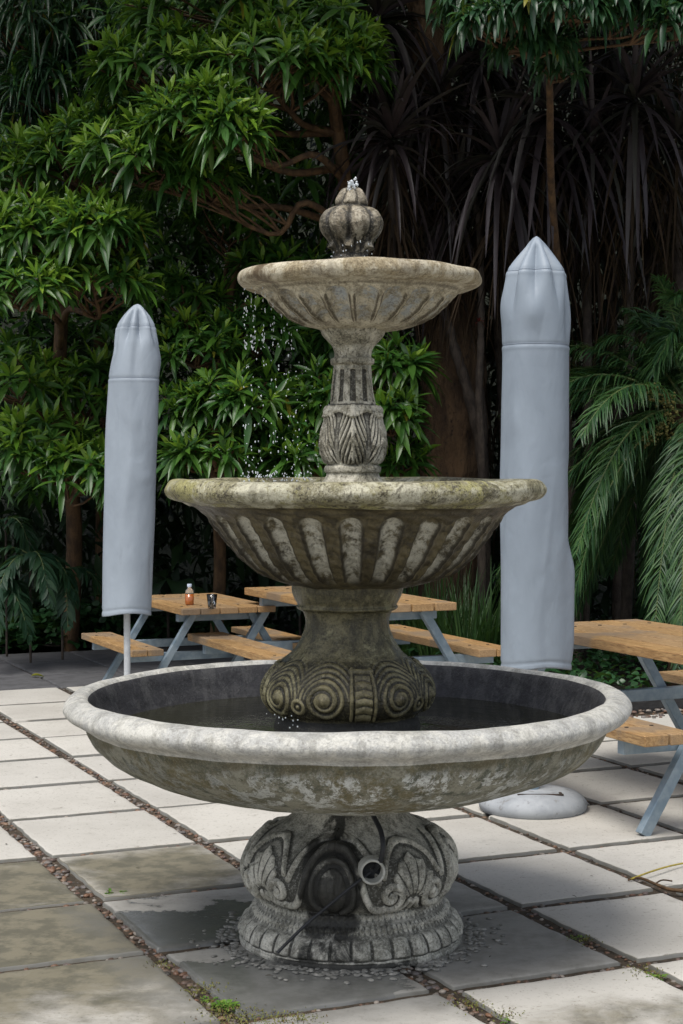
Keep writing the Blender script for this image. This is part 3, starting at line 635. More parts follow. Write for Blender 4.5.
tag(mb.build('water_drops', M['drop']), label='falling water drops and splashes off the left of the upper basin and at the fountain tip', cat='water drops', kind='stuff')

# ---------------------------------------------------------------- closed parasols
def parasol(X, Y, z0, z1, rad, label, mat, knots, seams, flap, foot, lean=(0, 0), seed=0):
    root = empty('closed_parasol', (X, Y, 0), label=label, cat='parasol', group='closed parasols in grey fabric covers')
    r_ = np.random.default_rng(seed); n, k = 220, 260; t = np.linspace(0, 1, k); th = np.linspace(0, 2 * np.pi, n, endpoint=False)
    h = z1 - z0; z = z1 - t * h; R_ = np.interp(t * h, [q[0] for q in knots], [q[1] for q in knots]) * rad
    # rounded by smoothing
    ker = np.hanning(9); ker /= ker.sum(); R_ = np.convolve(np.pad(R_, 4, mode='edge'), ker, 'valid'); R_[0] = .002
    T_, Z_ = np.meshgrid(th, t * h); RR = np.repeat(R_[:, None], n, 1)
    D = np.zeros_like(RR)
    phs = r_.uniform(0, 6.28, 12)
    s1, s2 = seams
    ple = np.abs(np.sin(T_ * 3.5 + phs[0] + .4 * np.sin(T_))) ** 1.2; D -= .050 * rad / .17 * (1 - ple) * np.exp(-((Z_ - s1) / (s1 * .75)) ** 2) * sstep(Z_, .01, .06)
    for _ in range(14):      # soft pockets and folds hanging from the upper seam
        a0 = r_.uniform(0, 6.28); zc = r_.uniform(s1 * 1.3, s2 * .8); wd = r_.uniform(.16, .38); ln = r_.uniform(.06, .14)
        D += r_.choice([-1, 1]) * .013 * np.exp(-(wrap(T_ - a0, 2 * np.pi) / wd) ** 2 - ((Z_ - zc) / ln) ** 2)
    for _ in range(46):
        a0 = r_.uniform(0, 6.28); zc = r_.uniform(s2 * 1.05, h); wd = r_.uniform(.07, .34); ln = r_.uniform(.03, .28); sk = r_.uniform(-.8, .8)
        D += r_.choice([-1, 1]) * r_.uniform(.0015, .0055) * np.exp(-(wrap(T_ - a0 + sk * (Z_ - zc), 2 * np.pi) / wd) ** 2 - ((Z_ - zc) / ln) ** 2)
    D += .0045 * np.sin(T_ * 3 + phs[1] + Z_ * .9) + .003 * np.sin(T_ * 5 + phs[2] - Z_ * 1.3)
    for s_ in (s1, s2): D -= .0035 * np.exp(-((Z_ - s_) / .006) ** 2); D += .002 * np.exp(-((Z_ - s_ - .014) / .007) ** 2)
    D += .004 * np.exp(-((Z_ - h + .03) / .006) ** 2) * -1
    RR = np.maximum(RR + D * np.clip(RR / .05, 0, 1), .001)
    if flap: RR = RR + flap * np.exp(-(wrap(T_ - 1.5, 2 * np.pi) / .28) ** 2) * sstep(Z_, h * .69, h * .78) * (1 - .35 * sstep(Z_, h * .93, h)) * 1.0
    lx = lean[0] * (1 - t)[:, None] * h; ly = lean[1] * (1 - t)[:, None] * h
    hem = .012 * np.sin(T_ * 2 + 1) * sstep(Z_, h * .93, h)
    P = np.stack([RR * np.sin(T_) + lx, -RR * np.cos(T_) * .92 + ly, np.repeat(z[:, None], n, 1) + hem], -1)
    inner = P[::-1][:60].copy(); inner[..., :2] = (inner[..., :2]) * .965
    Pall = np.concatenate([P, inner]); kk = len(Pall)
    i = np.arange(kk - 1)[:, None] * n; j = np.arange(n)[None]
    mb = MB(); mb.add(Pall.reshape(-1, 3), np.stack([i + j, i + n + j, i + n + (j + 1) % n, i + (j + 1) % n], -1).reshape(-1, 4))
    cov = mb.build('cover', mat, root)
    for s_ in (s1, s2):
        mb = MB(); ki = int(round(s_ / h * (k - 1))); ring = P[ki]; ring = ring + (ring - ring.mean(0)) * [.010, .010, 0]
        tube(mb, np.concatenate([ring, ring[:2]]), .0013, 5, cap=False); mb.build('seam', M['stitch'], cov)
    mb = MB(); tube(mb, [(0, 0, .05), (0, 0, z0 + .3)], .019, 20); mb.build('pole', M['pole'], root)
    mb = MB(); n = 64; a = np.linspace(0, 2 * np.pi, n, endpoint=False); rb = foot
    rs = [(rb * .2, .092), (rb * .55, .09), (rb * .8, .078), (rb * .93, .058), (rb, .035), (rb * .985, .012), (rb * .95, 0.001)]
    V = np.concatenate([np.stack([r * np.cos(a), r * np.sin(a), np.full(n, zz)], -1) for r, zz in rs]); i = np.arange(len(rs) - 1)[:, None] * n; j = np.arange(n)[None]
    mb.add(V, np.stack([i + j, i + n + j, i + n + (j + 1) % n, i + (j + 1) % n], -1).reshape(-1, 4)); mb.add(V[:n], [list(range(n))])
    base = mb.build('base', M['concrete'], root)
    mb = MB(); tube(mb, [(0, 0, .085), (0, 0, .24)], .028, 20); mb.build('sleeve', M['metal'], base)
    mb = MB(); box(mb, (.02, -.12, .0885), (.20, .012, .006)); box(mb, (.11, -.10, .0885), (.012, .05, .006)); mb.build('base_groove', M['bolt'], base, smooth=False)
    return root
DR = 7.46; xr = float(ray(533.5, 600, DR)[0])
h_r = 1.93
parasol(xr, DR, 0.627, 2.518, .1455, 'wider closed parasol in a blue grey cover right of the fountain, concrete foot showing', M['fab'],
        [(0, .03), (.03, .25), (.07, .50), (.115, .76), (.150, .93), (.21, .975), (.26, .99), (.48, 1.0), (1.2, 1.02), (1.5, 1.0), (1.95, 1.0)], (.152, .475), .030, .24, lean=(.004, 0), seed=3)
DL = 9.75; xl = float(ray(121, 640, DL)[0])
parasol(xl + .035, DL, 0.655, 2.43, .1460, 'slimmer closed parasol in a pale grey cover on a white pole, left of the fountain', M['fab2'],
        [(0, .05), (.025, .28), (.07, .55), (.12, .75), (.22, .90), (.42, .98), (.6, 1.0), (1.2, 1.0), (1.8, .97)], (.128, .425), 0, .245, lean=(.038, 0), seed=5)

# ---------------------------------------------------------------- picnic tables
def picnic(f, a, scale, label, L=1.55, rz=0.0, gap=.007):
    x, y, _ = fa(f, a); root = empty('picnic_table', (x, y, 0), -math.pi / 2 + TH + rz, label, 'picnic table', 'picnic tables with pine boards on grey steel frames')
    root.scale = (scale,) * 3
    hz, bz = .72, .44
    bw = .135; nb = 5; g = .011
    mb = MB()
    for q in range(nb): box(mb, (rng.normal(0, .002), (q - 2) * (bw + g), hz - .0225), (L, bw, .045))
    bevel(mb.build('tabletop', M['wood'], root), .004)
    for s_ in (-1, 1):
        mb = MB()
        for q in range(2): box(mb, (rng.normal(0, .003), s_ * (.74 - .058 - q * (.115 + (gap if s_ < 0 else .007))), bz - .0225), (L + .02, .115, .045))
        bevel(mb.build('seat', M['wood'], root), .004)
    for e in (-1, 1):
        X = e * (L / 2 - .16)
        for s_ in (-1, 1):
            mb = MB(); bar(mb, (X, s_ * .64, 0.002), (X, s_ * .22, hz - .05), .042, .050, (1, 0, 0)); bevel(mb.build('leg', M['metal'], root), .003)
        mb = MB(); box(mb, (X - e * .056, 0, bz - .048 - .03), (.050, 1.42, .06)); bevel(mb.build('seat_bearer', M['metal'], root), .003)
        mb = MB(); box(mb, (X - e * .056, 0, hz - .048 - .03), (.050, .66, .06)); bevel(mb.build('top_bearer', M['metal'], root), .003)
    mb = MB()
    for e in (-1, 1):
        for q in range(nb): tube(mb, [(e * (L / 2 - .216), (q - 2) * (bw + g), hz - .001), (e * (L / 2 - .216), (q - 2) * (bw + g), hz + .003)], .010, 10)
        for s_ in (-1, 1):
            for q in range(2): tube(mb, [(e * (L / 2 - .216), s_ * (.682 - q * .122), bz - .06), (e * (L / 2 - .216), s_ * (.682 - q * .122), bz + .003)], .009, 10)
    o = mb.build('bolt', M['bolt'], root, smooth=False); o['kind'] = 'stuff'
    return root
picnic(3.66, -10.50, .86, 'small picnic table at the back left carrying a bottle and a glass', L=1.32)
picnic(4.215, -9.42, 1.0, 'picnic table directly behind the fountain pedestal with seats showing on both sides')
picnic(4.59, -6.525, 1.0, 'nearest picnic table, cut off by the right edge of the photo', L=1.70)
# bottle and glass
def revolve(mb, prof, c, n=28, mi=0):
    a = np.linspace(0, 2 * np.pi, n, endpoint=False); V = np.concatenate([np.stack([c[0] + r * np.cos(a), c[1] + r * np.sin(a), np.full(n, c[2] + z)], -1) for r, z in prof])
    i = np.arange(len(prof) - 1)[:, None] * n; j = np.arange(n)[None]; mb.add(V, np.stack([i + j, i + (j + 1) % n, i + n + (j + 1) % n, i + n + j], -1).reshape(-1, 4), mi)
def glassmat(name, c, tr=.85):
    m = NM(name); return m.out(c, .05, None, .8, 0, tr)
ztop = .86 * .72 + .002
bp = ray(189.5, 600, 10.75); bp[2] = ztop
bo = empty('bottle', tuple(bp), label='small clear bottle holding amber drink standing on the left picnic table', cat='bottle')
mb = MB(); revolve(mb, [(.0272, .069), (.0275, .075), (.024, .092), (.013, .105), (.012, .122)], (0, 0, 0)); mb.build('glass_body', glassmat('clear bottle glass', (.8, .85, .85), .9), bo)
mb = MB(); revolve(mb, [(.001, 0), (.025, 0), (.0275, .005), (.0275, .068), (.001, .0682)], (0, 0, 0)); mb.build('drink', glassmat('amber drink', (.34, .10, .02), .0), bo)
mb = MB(); revolve(mb, [(.0145, .112), (.0145, .132), (.001, .132)], (0, 0, 0)); mb.build('cap', mat_simple('pale blue cap', (.45, .52, .62), (.4, .46, .55), 20, .4), bo)
gp = ray(212, 606, 10.45); gp[2] = ztop
go = MB(); revolve(go, [(.001, .001), (.022, .001), (.024, .006), (.033, .09), (.031, .09), (.022, .012), (.001, .012)], (0, 0, 0))
o = go.build('drinking_glass', glassmat('clear tumbler glass', (.92, .92, .88), 1.0), loc=tuple(gp)); tag(o, 'empty clear tumbler standing near the edge of the left picnic table', 'glass')

# timber edging of the bed
def edging(f0, a0, f1, a1, label):
    mb = MB(); p, q = fa(f0, a0, .035), fa(f1, a1, .035); bar(mb, p, q, .036, .115, np.cross(np.array(q) - np.array(p), (0, 0, 1)), 0)
    return tag(bevel(mb.build('timber_edging', M['timber']), .004), label, 'garden edging')
edging(5.30, -8.75, 13.5, -8.75, 'dark timber board edging the planting bed behind the nearest picnic table')
#@@P0

# ---------------------------------------------------------------- foliage
def unit(v): return v / (np.linalg.norm(v, axis=-1, keepdims=True) + 1e-9)
SHAPES = {
 'lance': lambda t: np.sin(np.pi * np.clip(t, 0, 1) ** .85) ** .8,
 'strap': lambda t: np.clip(np.minimum(.55 + 2.2 * t, 1) * (1 - t) ** .45, 0, 1),
 'needle': lambda t: np.clip((.5 + 3 * t) * (1 - t), 0, .75) / .75,
 'heart': lambda t: np.clip(1.05 * np.sin(np.pi * np.clip(t * .93 + .07, 0, 1)) ** .6 * (1.15 - t * .6), 0, 1),
}
def leaves(mb, O, D, L, W, droop, shape='lance', seg=4, fold=.35, mi=0, up=None, twist=0.0, wave=0.0):
    """O,D (N,3); L,W,droop (N,) -> arched, folded leaf blades, each its own island"""
    N = len(O); O = np.asarray(O, float); D = unit(np.asarray(D, float)); L = np.broadcast_to(L, (N,)); W = np.broadcast_to(W, (N,)); droop = np.broadcast_to(droop, (N,))
    t = np.linspace(0, 1, seg + 1); upv = np.tile([0., 0., 1.], (N, 1)) if up is None else unit(up)
    side = np.cross(D, upv + rng.normal(0, .08, (N, 3))); side = unit(side)
    if twist:
        nrm = np.cross(side, D); a = rng.normal(0, twist, N)[:, None]; side = unit(side * np.cos(a) + nrm * np.sin(a))
    g = np.zeros((N, 1, 3)); g[..., 2] = -1
    P = O[:, None] + L[:, None, None] * (D[:, None] * t[None, :, None] * (1 - .25 * droop[:, None, None] * t[None, :, None]) + g * (droop[:, None] * t[None] ** 2)[..., None])
    T = unit(np.gradient(P, axis=1)); nr = unit(np.cross(np.repeat(side[:, None], seg + 1, 1), T))
    w = SHAPES[shape](t)[None] * W[:, None] / 2; w = np.maximum(w, .0006)
    if wave: w = w * (1 + wave * np.sin(t[None] * 14 + rng.uniform(0, 6, (N, 1))))
    s3 = side[:, None] * w[..., None]; up3 = nr * (w * fold)[..., None]
    V = np.stack([P - s3 + up3, P, P + s3 + up3], 2)         # N,seg+1,3,3
    b = (np.arange(N) * (seg + 1) * 3)[:, None, None]; r = (np.arange(seg) * 3)[None, :, None]; c = np.arange(2)[None, None]
    i = b + r + c; f = np.stack([i, i + 1, i + 4, i + 3], -1).reshape(-1, 4)
    mb.add(V.reshape(-1, 3), f, mi if np.isscalar(mi) else np.repeat(mi, seg * 2))
def rosettes(mb, C, A, size, n=15, seg=4, wr=.20, new=.25, yellow=.006, droopk=1.0, mats=(0, 1, 2)):
    N = len(C); A = unit(np.asarray(A, float)); ref = np.where(np.abs(A[:, 2:]) > .9, [[1., 0, 0]], [[0, 0, 1.]]); X = unit(np.cross(A, ref)); Y = np.cross(A, X)
    k = np.arange(n)[None]; az = k * 2.39996 + rng.uniform(0, 6.28, (N, 1)) + rng.normal(0, .15, (N, n)); u = (k + rng.uniform(-.4, .4, (N, n))) / n
    el = np.radians(68 - 94 * u + rng.normal(0, 7, (N, n)))
    D = A[:, None] * np.sin(el)[..., None] + (X[:, None] * np.cos(az)[..., None] + Y[:, None] * np.sin(az)[..., None]) * np.cos(el)[..., None]
    Ls = np.asarray(size)[:, None] * (.62 + .5 * np.sqrt(np.clip(u, 0, 1))) * rng.uniform(.8, 1.12, (N, n))
    O = C[:, None] - A[:, None] * (u * .05)[..., None] * (np.asarray(size)[:, None, None] / .2) + D * .012
    mi = np.where(u < new * rng.uniform(.3, 1.7, (N, 1)), mats[1], mats[0]); mi = np.where(rng.random((N, n)) < yellow, mats[2], mi)
    leaves(mb, O.reshape(-1, 3), D.reshape(-1, 3), Ls.ravel(), (Ls * wr * rng.uniform(.85, 1.2, (N, n))).ravel(), (droopk * (.14 + .32 * u + rng.normal(0, .08, (N, n)))).ravel(), 'lance', seg, .38, mi.ravel(), up=(A[:, None] + 0 * D).reshape(-1, 3), twist=.22, wave=.05)
def pxp(x, y, Y): return ray(x, y, Y)
def limb(mb, a, b, r0, r1, sag=.12, n=14, sides=7):
    a = np.array(a); b = np.array(b); sag = min(sag, .06 * float(np.linalg.norm(b - a)) + .004); m1 = a + (b - a) * .35 + rng.normal(0, sag, 3); m2 = a + (b - a) * .7 + rng.normal(0, sag, 3)
    P = spline([a, m1, m2, b], n); tube(mb, P, np.linspace(r0, r1, n), sides); return P
def cluster(c, rx, rz, n, ry=None):
    """rosette places over the outer, upper, near side of a rounded mass"""
    ry = ry or rx * .8; q = unit(rng.normal(0, 1, (n * 3, 3))); q[:, 2] = np.abs(q[:, 2]) * 1.0 - .35 * rng.random(n * 3); q = unit(q)
    q = q[(q[:, 1] < .55)][:n]; r = rng.uniform(.72, 1.05, (len(q), 1))
    C = c + q * r * [rx, ry, rz]; A = q * [.55, .55, .2] + [0, -.12, .85] + rng.normal(0, .16, q.shape); return C, A
def broad_tree(label, base, trunk_pts, r0, clusters, fills, size=.2, group=None, name='broadleaf_tree', mats=None, n=15, new=.25, dk=1.0, wr=.2):
    root = empty(name, tuple(base), label=label, cat='tree' if 'tree' in name else 'shrub', group=group); B = np.array(base)
    tm, cm = MB(), MB(); tp = spline([np.array(p) - B for p in trunk_pts], 30); tube(tm, tp, np.linspace(r0, r0 * .55, 30), 10)
    for (c, rx, rz, k) in clusters:
        c = np.array(c) - B; C, A = cluster(c, rx, rz, int(k * 1.35))
        s0 = tp[np.argmin(np.linalg.norm(tp[8:] - (c - [0, 0, rz + .28]), axis=1)) + 8]
        P = limb(tm, s0, c - [0, 0, rz * .6], r0 * .42, r0 * .16)
        for i in range(0, len(C), 2 if len(C) < 60 else 3): limb(tm, P[rng.integers(7, 14)], C[i] - unit(A[i]) * .03, .011, .006, .03, 6, 5)
        rosettes(cm, C, A, rng.uniform(.62, 1.22, len(C)) * size, n, 4, wr=wr, new=new, droopk=dk)
    for (c, sz, k) in fills:
        k = int(k * 1.4); c = np.array(c) - B; C = c + rng.uniform(-1, 1, (k, 3)) * sz; A = rng.normal(0, .35, (k, 3)) + [0, -.35, .8]
        rosettes(cm, C, A, rng.uniform(.8, 1.15, k) * size, n - 3, 3, wr=wr, new=.06, droopk=dk)
    tm.build('trunk', M['bark'], root); cm.build('crown', mats or [M['leaf'], M['leaf_new'], M['leaf_yel']], root); return root
def cl(x, y, d, rx, ry, k): return (pxp(x, y, d), rx * d / F, ry * d / F, k)
# tree whose limb reaches out left above the fountain
tb = pxp(352, 640, 12.9); tb[2] = 0
broad_tree('spreading tree with glossy rosette leaves whose bare forked limbs reach left above the fountain top', tb,
    [tb, pxp(356, 480, 12.8), pxp(352, 300, 12.7), pxp(346, 190, 12.6), pxp(336, 120, 12.5), pxp(330, 70, 12.5)], .075,
    [cl(268, 66, 11.9, 78, 34, 46), cl(335, 62, 12.0, 46, 34, 26), cl(300, 34, 12.3, 90, 30, 34), cl(205, 118, 11.6, 60, 34, 30), cl(232, 132, 11.4, 36, 22, 16), cl(160, 70, 12.2, 60, 46, 34), cl(225, 10, 12.5, 110, 30, 40), cl(140, 160, 11.8, 56, 40, 30), cl(190, 176, 11.9, 44, 28, 18)],
    [(pxp(230, 90, 12.9), (.95, .35, .75), 110)], size=.215, wr=.185, new=.36)
lb = pxp(70, 650, 13.7); lb[2] = 0
broad_tree('big leafy shrub with bright rosette leaves filling the left edge behind the slimmer parasol', lb,
    [lb, pxp(74, 520, 13.4), pxp(60, 400, 13.1), pxp(66, 250, 12.9), pxp(80, 150, 12.8)], .07,
    [cl(40, 232, 11.9, 62, 34, 34), cl(92, 232, 11.8, 52, 36, 28), cl(20, 290, 11.7, 60, 34, 30), cl(95, 280, 11.9, 50, 26, 20), cl(85, 160, 12.3, 60, 40, 30), cl(25, 165, 12.6, 50, 30, 18), cl(30, 450, 12.3, 66, 34, 34), cl(78, 475, 12.1, 54, 30, 26), cl(20, 385, 12.8, 60, 30, 18), cl(85, 395, 12.9, 50, 34, 18), cl(120, 120, 12.5, 44, 34, 16)],
    [(pxp(60, 330, 13.4), (.6, .35, 1.3), 130), (pxp(20, 90, 13.6), (.5, .3, .8), 40)], size=.21, wr=.185, new=.34, name='leafy_shrub', group='broadleaf shrubs at the edge of the paving')
mb_ = pxp(215, 640, 13.4); mb_[2] = 0
broad_tree('leafy shrub with rosette leaves between the two parasols, behind the falling water drops', mb_,
    [mb_, pxp(220, 560, 13.2), pxp(215, 430, 13.0), pxp(225, 320, 12.9), pxp(240, 250, 12.8)], .055,
    [cl(195, 350, 12.2, 44, 30, 22), cl(255, 335, 12.3, 40, 26, 16), cl(190, 410, 12.1, 42, 26, 18), cl(245, 398, 12.0, 50, 30, 24), cl(215, 455, 12.0, 52, 26, 24), cl(285, 440, 12.1, 42, 28, 20), cl(180, 300, 12.7, 40, 30, 12), cl(280, 270, 12.9, 50, 24, 12), cl(230, 225, 13.0, 50, 30, 14)],
    [(pxp(225, 330, 13.5), (.8, .3, 1.2), 130)], size=.195, wr=.20, name='leafy_shrub', group='broadleaf shrubs at the edge of the paving', new=.16)
rb_ = pxp(385, 600, 12.9); rb_[2] = 0
broad_tree('low leafy shrub showing on both sides of the slender upper column of the fountain', rb_,
    [rb_, pxp(385, 520, 12.8), pxp(375, 420, 12.7), pxp(370, 350, 12.7)], .04,
    [cl(398, 365, 12.0, 26, 22, 10), cl(392, 420, 11.9, 26, 26, 13), cl(330, 400, 12.1, 34, 40, 18), cl(400, 462, 12.1, 22, 20, 8), cl(310, 460, 12.0, 40, 24, 16), cl(350, 330, 12.5, 30, 24, 8)],
    [(pxp(345, 410, 13.0), (.4, .25, .6), 36)], size=.22, wr=.2, name='leafy_shrub', group='broadleaf shrubs at the edge of the paving', new=.14)
# weeping fine tree top left, hanging broadleaf tree top right
wb = pxp(105, 640, 14.4); wb[2] = 0
broad_tree('dark narrow-leaved tree rising behind the shrubs in the top left corner', wb,
    [wb, pxp(105, 400, 14.3), pxp(95, 200, 14.2), pxp(90, 40, 14.2), pxp(88, -60, 14.2)], .09,
    [cl(25, 20, 13.6, 60, 50, 26), cl(90, 30, 13.8, 50, 40, 22), cl(55, 90, 13.7, 60, 50, 26), cl(20, 130, 13.8, 40, 40, 16), cl(130, 10, 13.9, 50, 30, 16)],
    [(pxp(60, 60, 14.5), (.8, .3, .9), 60)], size=.26, new=.10, dk=2.2, wr=.10, mats=[M['leaf_blue'], M['leaf'], M['leaf_yel']])
ub = pxp(560, 640, 13.0); ub[2] = 0
broad_tree('tree with soft bluish green leaves hanging over the top right above the wider parasol', ub,
    [ub, pxp(568, 400, 12.8), pxp(552, 200, 12.0), pxp(550, 100, 11.2), pxp(548, 40, 10.8), pxp(552, -60, 10.8)], .032,
    [cl(500, 22, 10.4, 44, 26, 34), cl(550, 8, 10.4, 60, 22, 36), cl(530, 45, 10.6, 44, 22, 26), cl(600, -2, 10.6, 60, 22, 28), cl(655, 8, 10.6, 40, 22, 22), cl(478, 4, 10.6, 34, 22, 20), cl(560, 66, 10.9, 22, 26, 10), cl(676, 22, 10.4, 20, 30, 12)],
    [(pxp(570, -20, 11.2), (.9, .4, .3), 80)], size=.125, new=.05, dk=2.0, wr=.30, n=13, mats=[M['leaf_blue'], M['leaf'], M['leaf_yel']])
# massive old trunk with an unseen high crown added to block the sky and darken the background
bt = pxp(445, 640, 13.1); bt[2] = 0
root = empty('old_tree', tuple(bt), label='massive brown trunk of an old tree standing behind the middle of the fountain', cat='tree')
mb = MB(); k, n = 90, 90; t = np.linspace(0, 1, k); z = t * 7.2; th = np.linspace(0, 2 * np.pi, n, endpoint=False); T_, Z_ = np.meshgrid(th, z)
r = np.interp(z, [0, .5, 1.6, 2.4, 3.2, 7.2], [.31, .285, .25, .235, .17, .12])[:, None] * (1 + .05 * np.sin(T_ * 5 + Z_) + .03 * np.sin(T_ * 11 - Z_ * 2)) + .012 * np.sin(Z_ * 15 + np.sin(T_ * 2) * 2) + rng.normal(0, .003, T_.shape)
i = np.arange(k - 1)[:, None] * n; j = np.arange(n)[None]
mb.add(np.stack([r * np.cos(T_) + .03 * Z_ * np.sin(Z_), r * np.sin(T_), Z_], -1).reshape(-1, 3), np.stack([i + j, i + (j + 1) % n, i + n + (j + 1) % n, i + n + j], -1).reshape(-1, 4))
for q in range(14):
    a = q * .45 + .2; limb(mb, (0, 0, 5.2 + .12 * q), (3.9 * math.cos(a) * rng.uniform(.4, 1.2), -.5 + 2.6 * math.sin(a) * rng.uniform(.5, 1.2), 6.6 + rng.uniform(-.2, .5)), .07, .02, .25)
mb.build('trunk', M['bark_big'], root)
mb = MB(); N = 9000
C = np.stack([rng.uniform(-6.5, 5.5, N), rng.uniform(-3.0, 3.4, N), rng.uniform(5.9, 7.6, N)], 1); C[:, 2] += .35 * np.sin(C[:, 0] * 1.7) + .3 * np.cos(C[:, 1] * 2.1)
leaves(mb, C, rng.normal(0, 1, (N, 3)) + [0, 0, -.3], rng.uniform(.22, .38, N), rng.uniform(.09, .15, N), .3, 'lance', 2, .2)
N = 6000; C = np.stack([rng.uniform(-.6, 3.0, N), rng.uniform(-3.4, .5, N), rng.uniform(6.0, 7.4, N)], 1)  # unseen leaves put further forward to keep sun off the background
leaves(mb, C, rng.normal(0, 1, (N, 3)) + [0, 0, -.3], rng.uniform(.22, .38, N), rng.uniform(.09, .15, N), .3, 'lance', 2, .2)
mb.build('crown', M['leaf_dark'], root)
# bronze strap-leaved trees
def strap_tree(x, y, d, s, label, bend=0.0, foot=None):
    h = pxp(x, y, d); fx = h[0] + bend if foot is None else foot; root = empty('cabbage_tree', (fx, d + .15, 0), label=label, cat='tree', group='bronze strap-leaved trees behind the fountain')
    hl = h - np.array([fx, d + .15, 0]); tm, cm, sk = MB(), MB(), MB()
    tube(tm, spline([(0, 0, 0), (hl[0] * .25 + rng.normal(0, .04), rng.normal(0, .05), hl[2] * .35), (hl[0] * .7 + rng.normal(0, .04), -.05, hl[2] * .72), tuple(hl)], 26), np.linspace(.045, .03, 26) * s ** .5, 8)
    n = 78; a = rng.uniform(0, 6.28, n); el = np.radians(rng.uniform(-50, 74, n)); D = np.stack([np.cos(a) * np.cos(el), np.sin(a) * np.cos(el), np.sin(el)], 1)
    O = np.repeat(hl[None], n, 0) + [0, 0, .05] + D * .03; O[:, 2] += (el / 1.5) * .12
    Lg = s * rng.uniform(.55, .85, n); leaves(cm, O, D, Lg, rng.uniform(.040, .066, n) * s ** .5, rng.uniform(.3, 1.05, n) * (1.15 - np.sin(np.clip(el, 0, 2))), 'strap', 7, .30, 0, twist=.25)
    n = 70; a = rng.uniform(0, 6.28, n); D = np.stack([np.cos(a) * .5, np.sin(a) * .5, -.5 + 0 * a + rng.normal(0, .15, n)], 1)
    O = hl + np.stack([np.cos(a) * .04, np.sin(a) * .04, -rng.uniform(0, .75, n) * s], 1)
    leaves(sk, O, D, s * rng.uniform(.35, .8, n), rng.uniform(.014, .030, n), rng.uniform(.4, 1.0, n), 'strap', 5, .5, 0, twist=.6)
    tm.build('trunk', M['stem'], root); cm.build('crown', M['purple'], root); sk.build('dead_leaves', M['dead'], root)
ST = [(392, 150, 12.4, 1.0, 'strap-leaved tree closest to the finial, its dark bronze head level with the fountain tip'),
      (440, 108, 12.9, 1.0, 'strap-leaved tree right of the finial with its head high under the canopy'),
      (486, 70, 13.2, 1.05, 'strap-leaved tree high up left of the hanging bluish green branch'),
      (500, 168, 12.5, 1.0, 'strap-leaved tree drooping just left of the pointed top of the wider parasol'),
      (548, 120, 12.6, 1.1, 'strap-leaved tree straight above the pointed top of the wider parasol'),
      (592, 165, 12.7, 1.0, 'strap-leaved tree drooping just right of the pointed top of the wider parasol'),
      (635, 110, 12.5, 1.1, 'strap-leaved tree above the palm, second from the right edge'),
      (678, 150, 12.6, 1.1, 'strap-leaved tree above the palm at the right edge'),
      (455, 215, 12.9, .85, 'short strap-leaved tree over the right rim of the upper basin'),
      (610, 60, 13.3, 1.0, 'strap-leaved tree high in the top right behind the hanging leaves'),
      (662, 215, 13.2, .9, 'short strap-leaved tree directly behind the palm crown'),
      (378, 30, 13.0, 1.15, 'tallest strap-leaved tree, its head at the top edge beside the spreading tree'),
      (540, 205, 13.3, .9, 'short strap-leaved tree hidden half behind the wider parasol')]
for (x, y, d, s, lab) in ST: strap_tree(x, y, d, s, lab, bend=rng.normal(0, .18))
# bare canes right of the old trunk
def cane(pts, r0, label):
    b0 = np.array(pts[0]); b0[2] = 0; mb = MB(); P = spline([np.array(q) - b0 for q in [b0] + list(pts)], 40); tube(mb, P, np.linspace(r0, r0 * .6, 40) * (1 + .12 * np.sin(np.arange(40) * 2.1)), 9)
    o = mb.build('bare_cane', M['stem'], loc=tuple(b0)); tag(o, label, 'cane', 'bare canes beside the old trunk')
cane([pxp(484, 480, 12.7), pxp(470, 400, 12.7), pxp(452, 340, 12.7), pxp(440, 290, 12.8), pxp(425, 220, 12.9)], .050, 'leaning bare cane crossing in front of the massive old trunk')
cane([pxp(482, 470, 12.5), pxp(479, 400, 12.5), pxp(481, 330, 12.5), pxp(480, 240, 12.6), pxp(470, 150, 12.8)], .034, 'upright bare cane with a small red shoot beside the wider parasol')
cane([pxp(484, 420, 13.0), pxp(470, 370, 13.0), pxp(462, 320, 13.0), pxp(470, 260, 13.0)], .026, 'thinnest bare cane between the old trunk and the wider parasol')
mb = MB(); q0 = pxp(479, 322, 12.42); n = 12; D = rng.normal(0, .6, (n, 3)) + [.3, -.3, .6]; leaves(mb, np.repeat(q0[None], n, 0), D, rng.uniform(.04, .10, n), .012, .4, 'lance', 3)
tag(mb.build('red_shoot', mat_leaf('red shoot', [(.22, .02, .03), (.12, .015, .02)])), 'tiny red shoot on the upright bare cane left of the wider parasol', 'shoot')
# young creeper-free gloom between stems: undergrowth
def scatter(mb, n, X, Y, Z, L, W, mat=0, shape='lance', dvec=(0, -.2, -.2), seg=2):
    C = np.stack([rng.uniform(*X, n), rng.uniform(*Y, n), rng.uniform(*Z, n)], 1); leaves(mb, C, rng.normal(0, .7, (n, 3)) + dvec, rng.uniform(*L, n), rng.uniform(*W, n), rng.uniform(.1, .6, n), shape, seg, .25, mat, twist=.5)
mb = MB()
scatter(mb, 15000, (-4.4, 1.2), (13.9, 15.6), (0, 6.3), (.14, .30), (.05, .10)); scatter(mb, 10000, (1.0, 5.2), (14.0, 15.6), (0, 6.3), (.14, .3), (.05, .10), 1)
scatter(mb, 2500, (.6, 5.0), (13.2, 14.6), (1.2, 6.0), (.4, .8), (.012, .028), 2, 'strap', (0, 0, -1.6), 3)
tag(mb.build('undergrowth', [M['leaf_dark'], M['leaf_dark'], M['dead']]), 'deep dark undergrowth closing the view behind all the trees', 'undergrowth', kind='stuff')
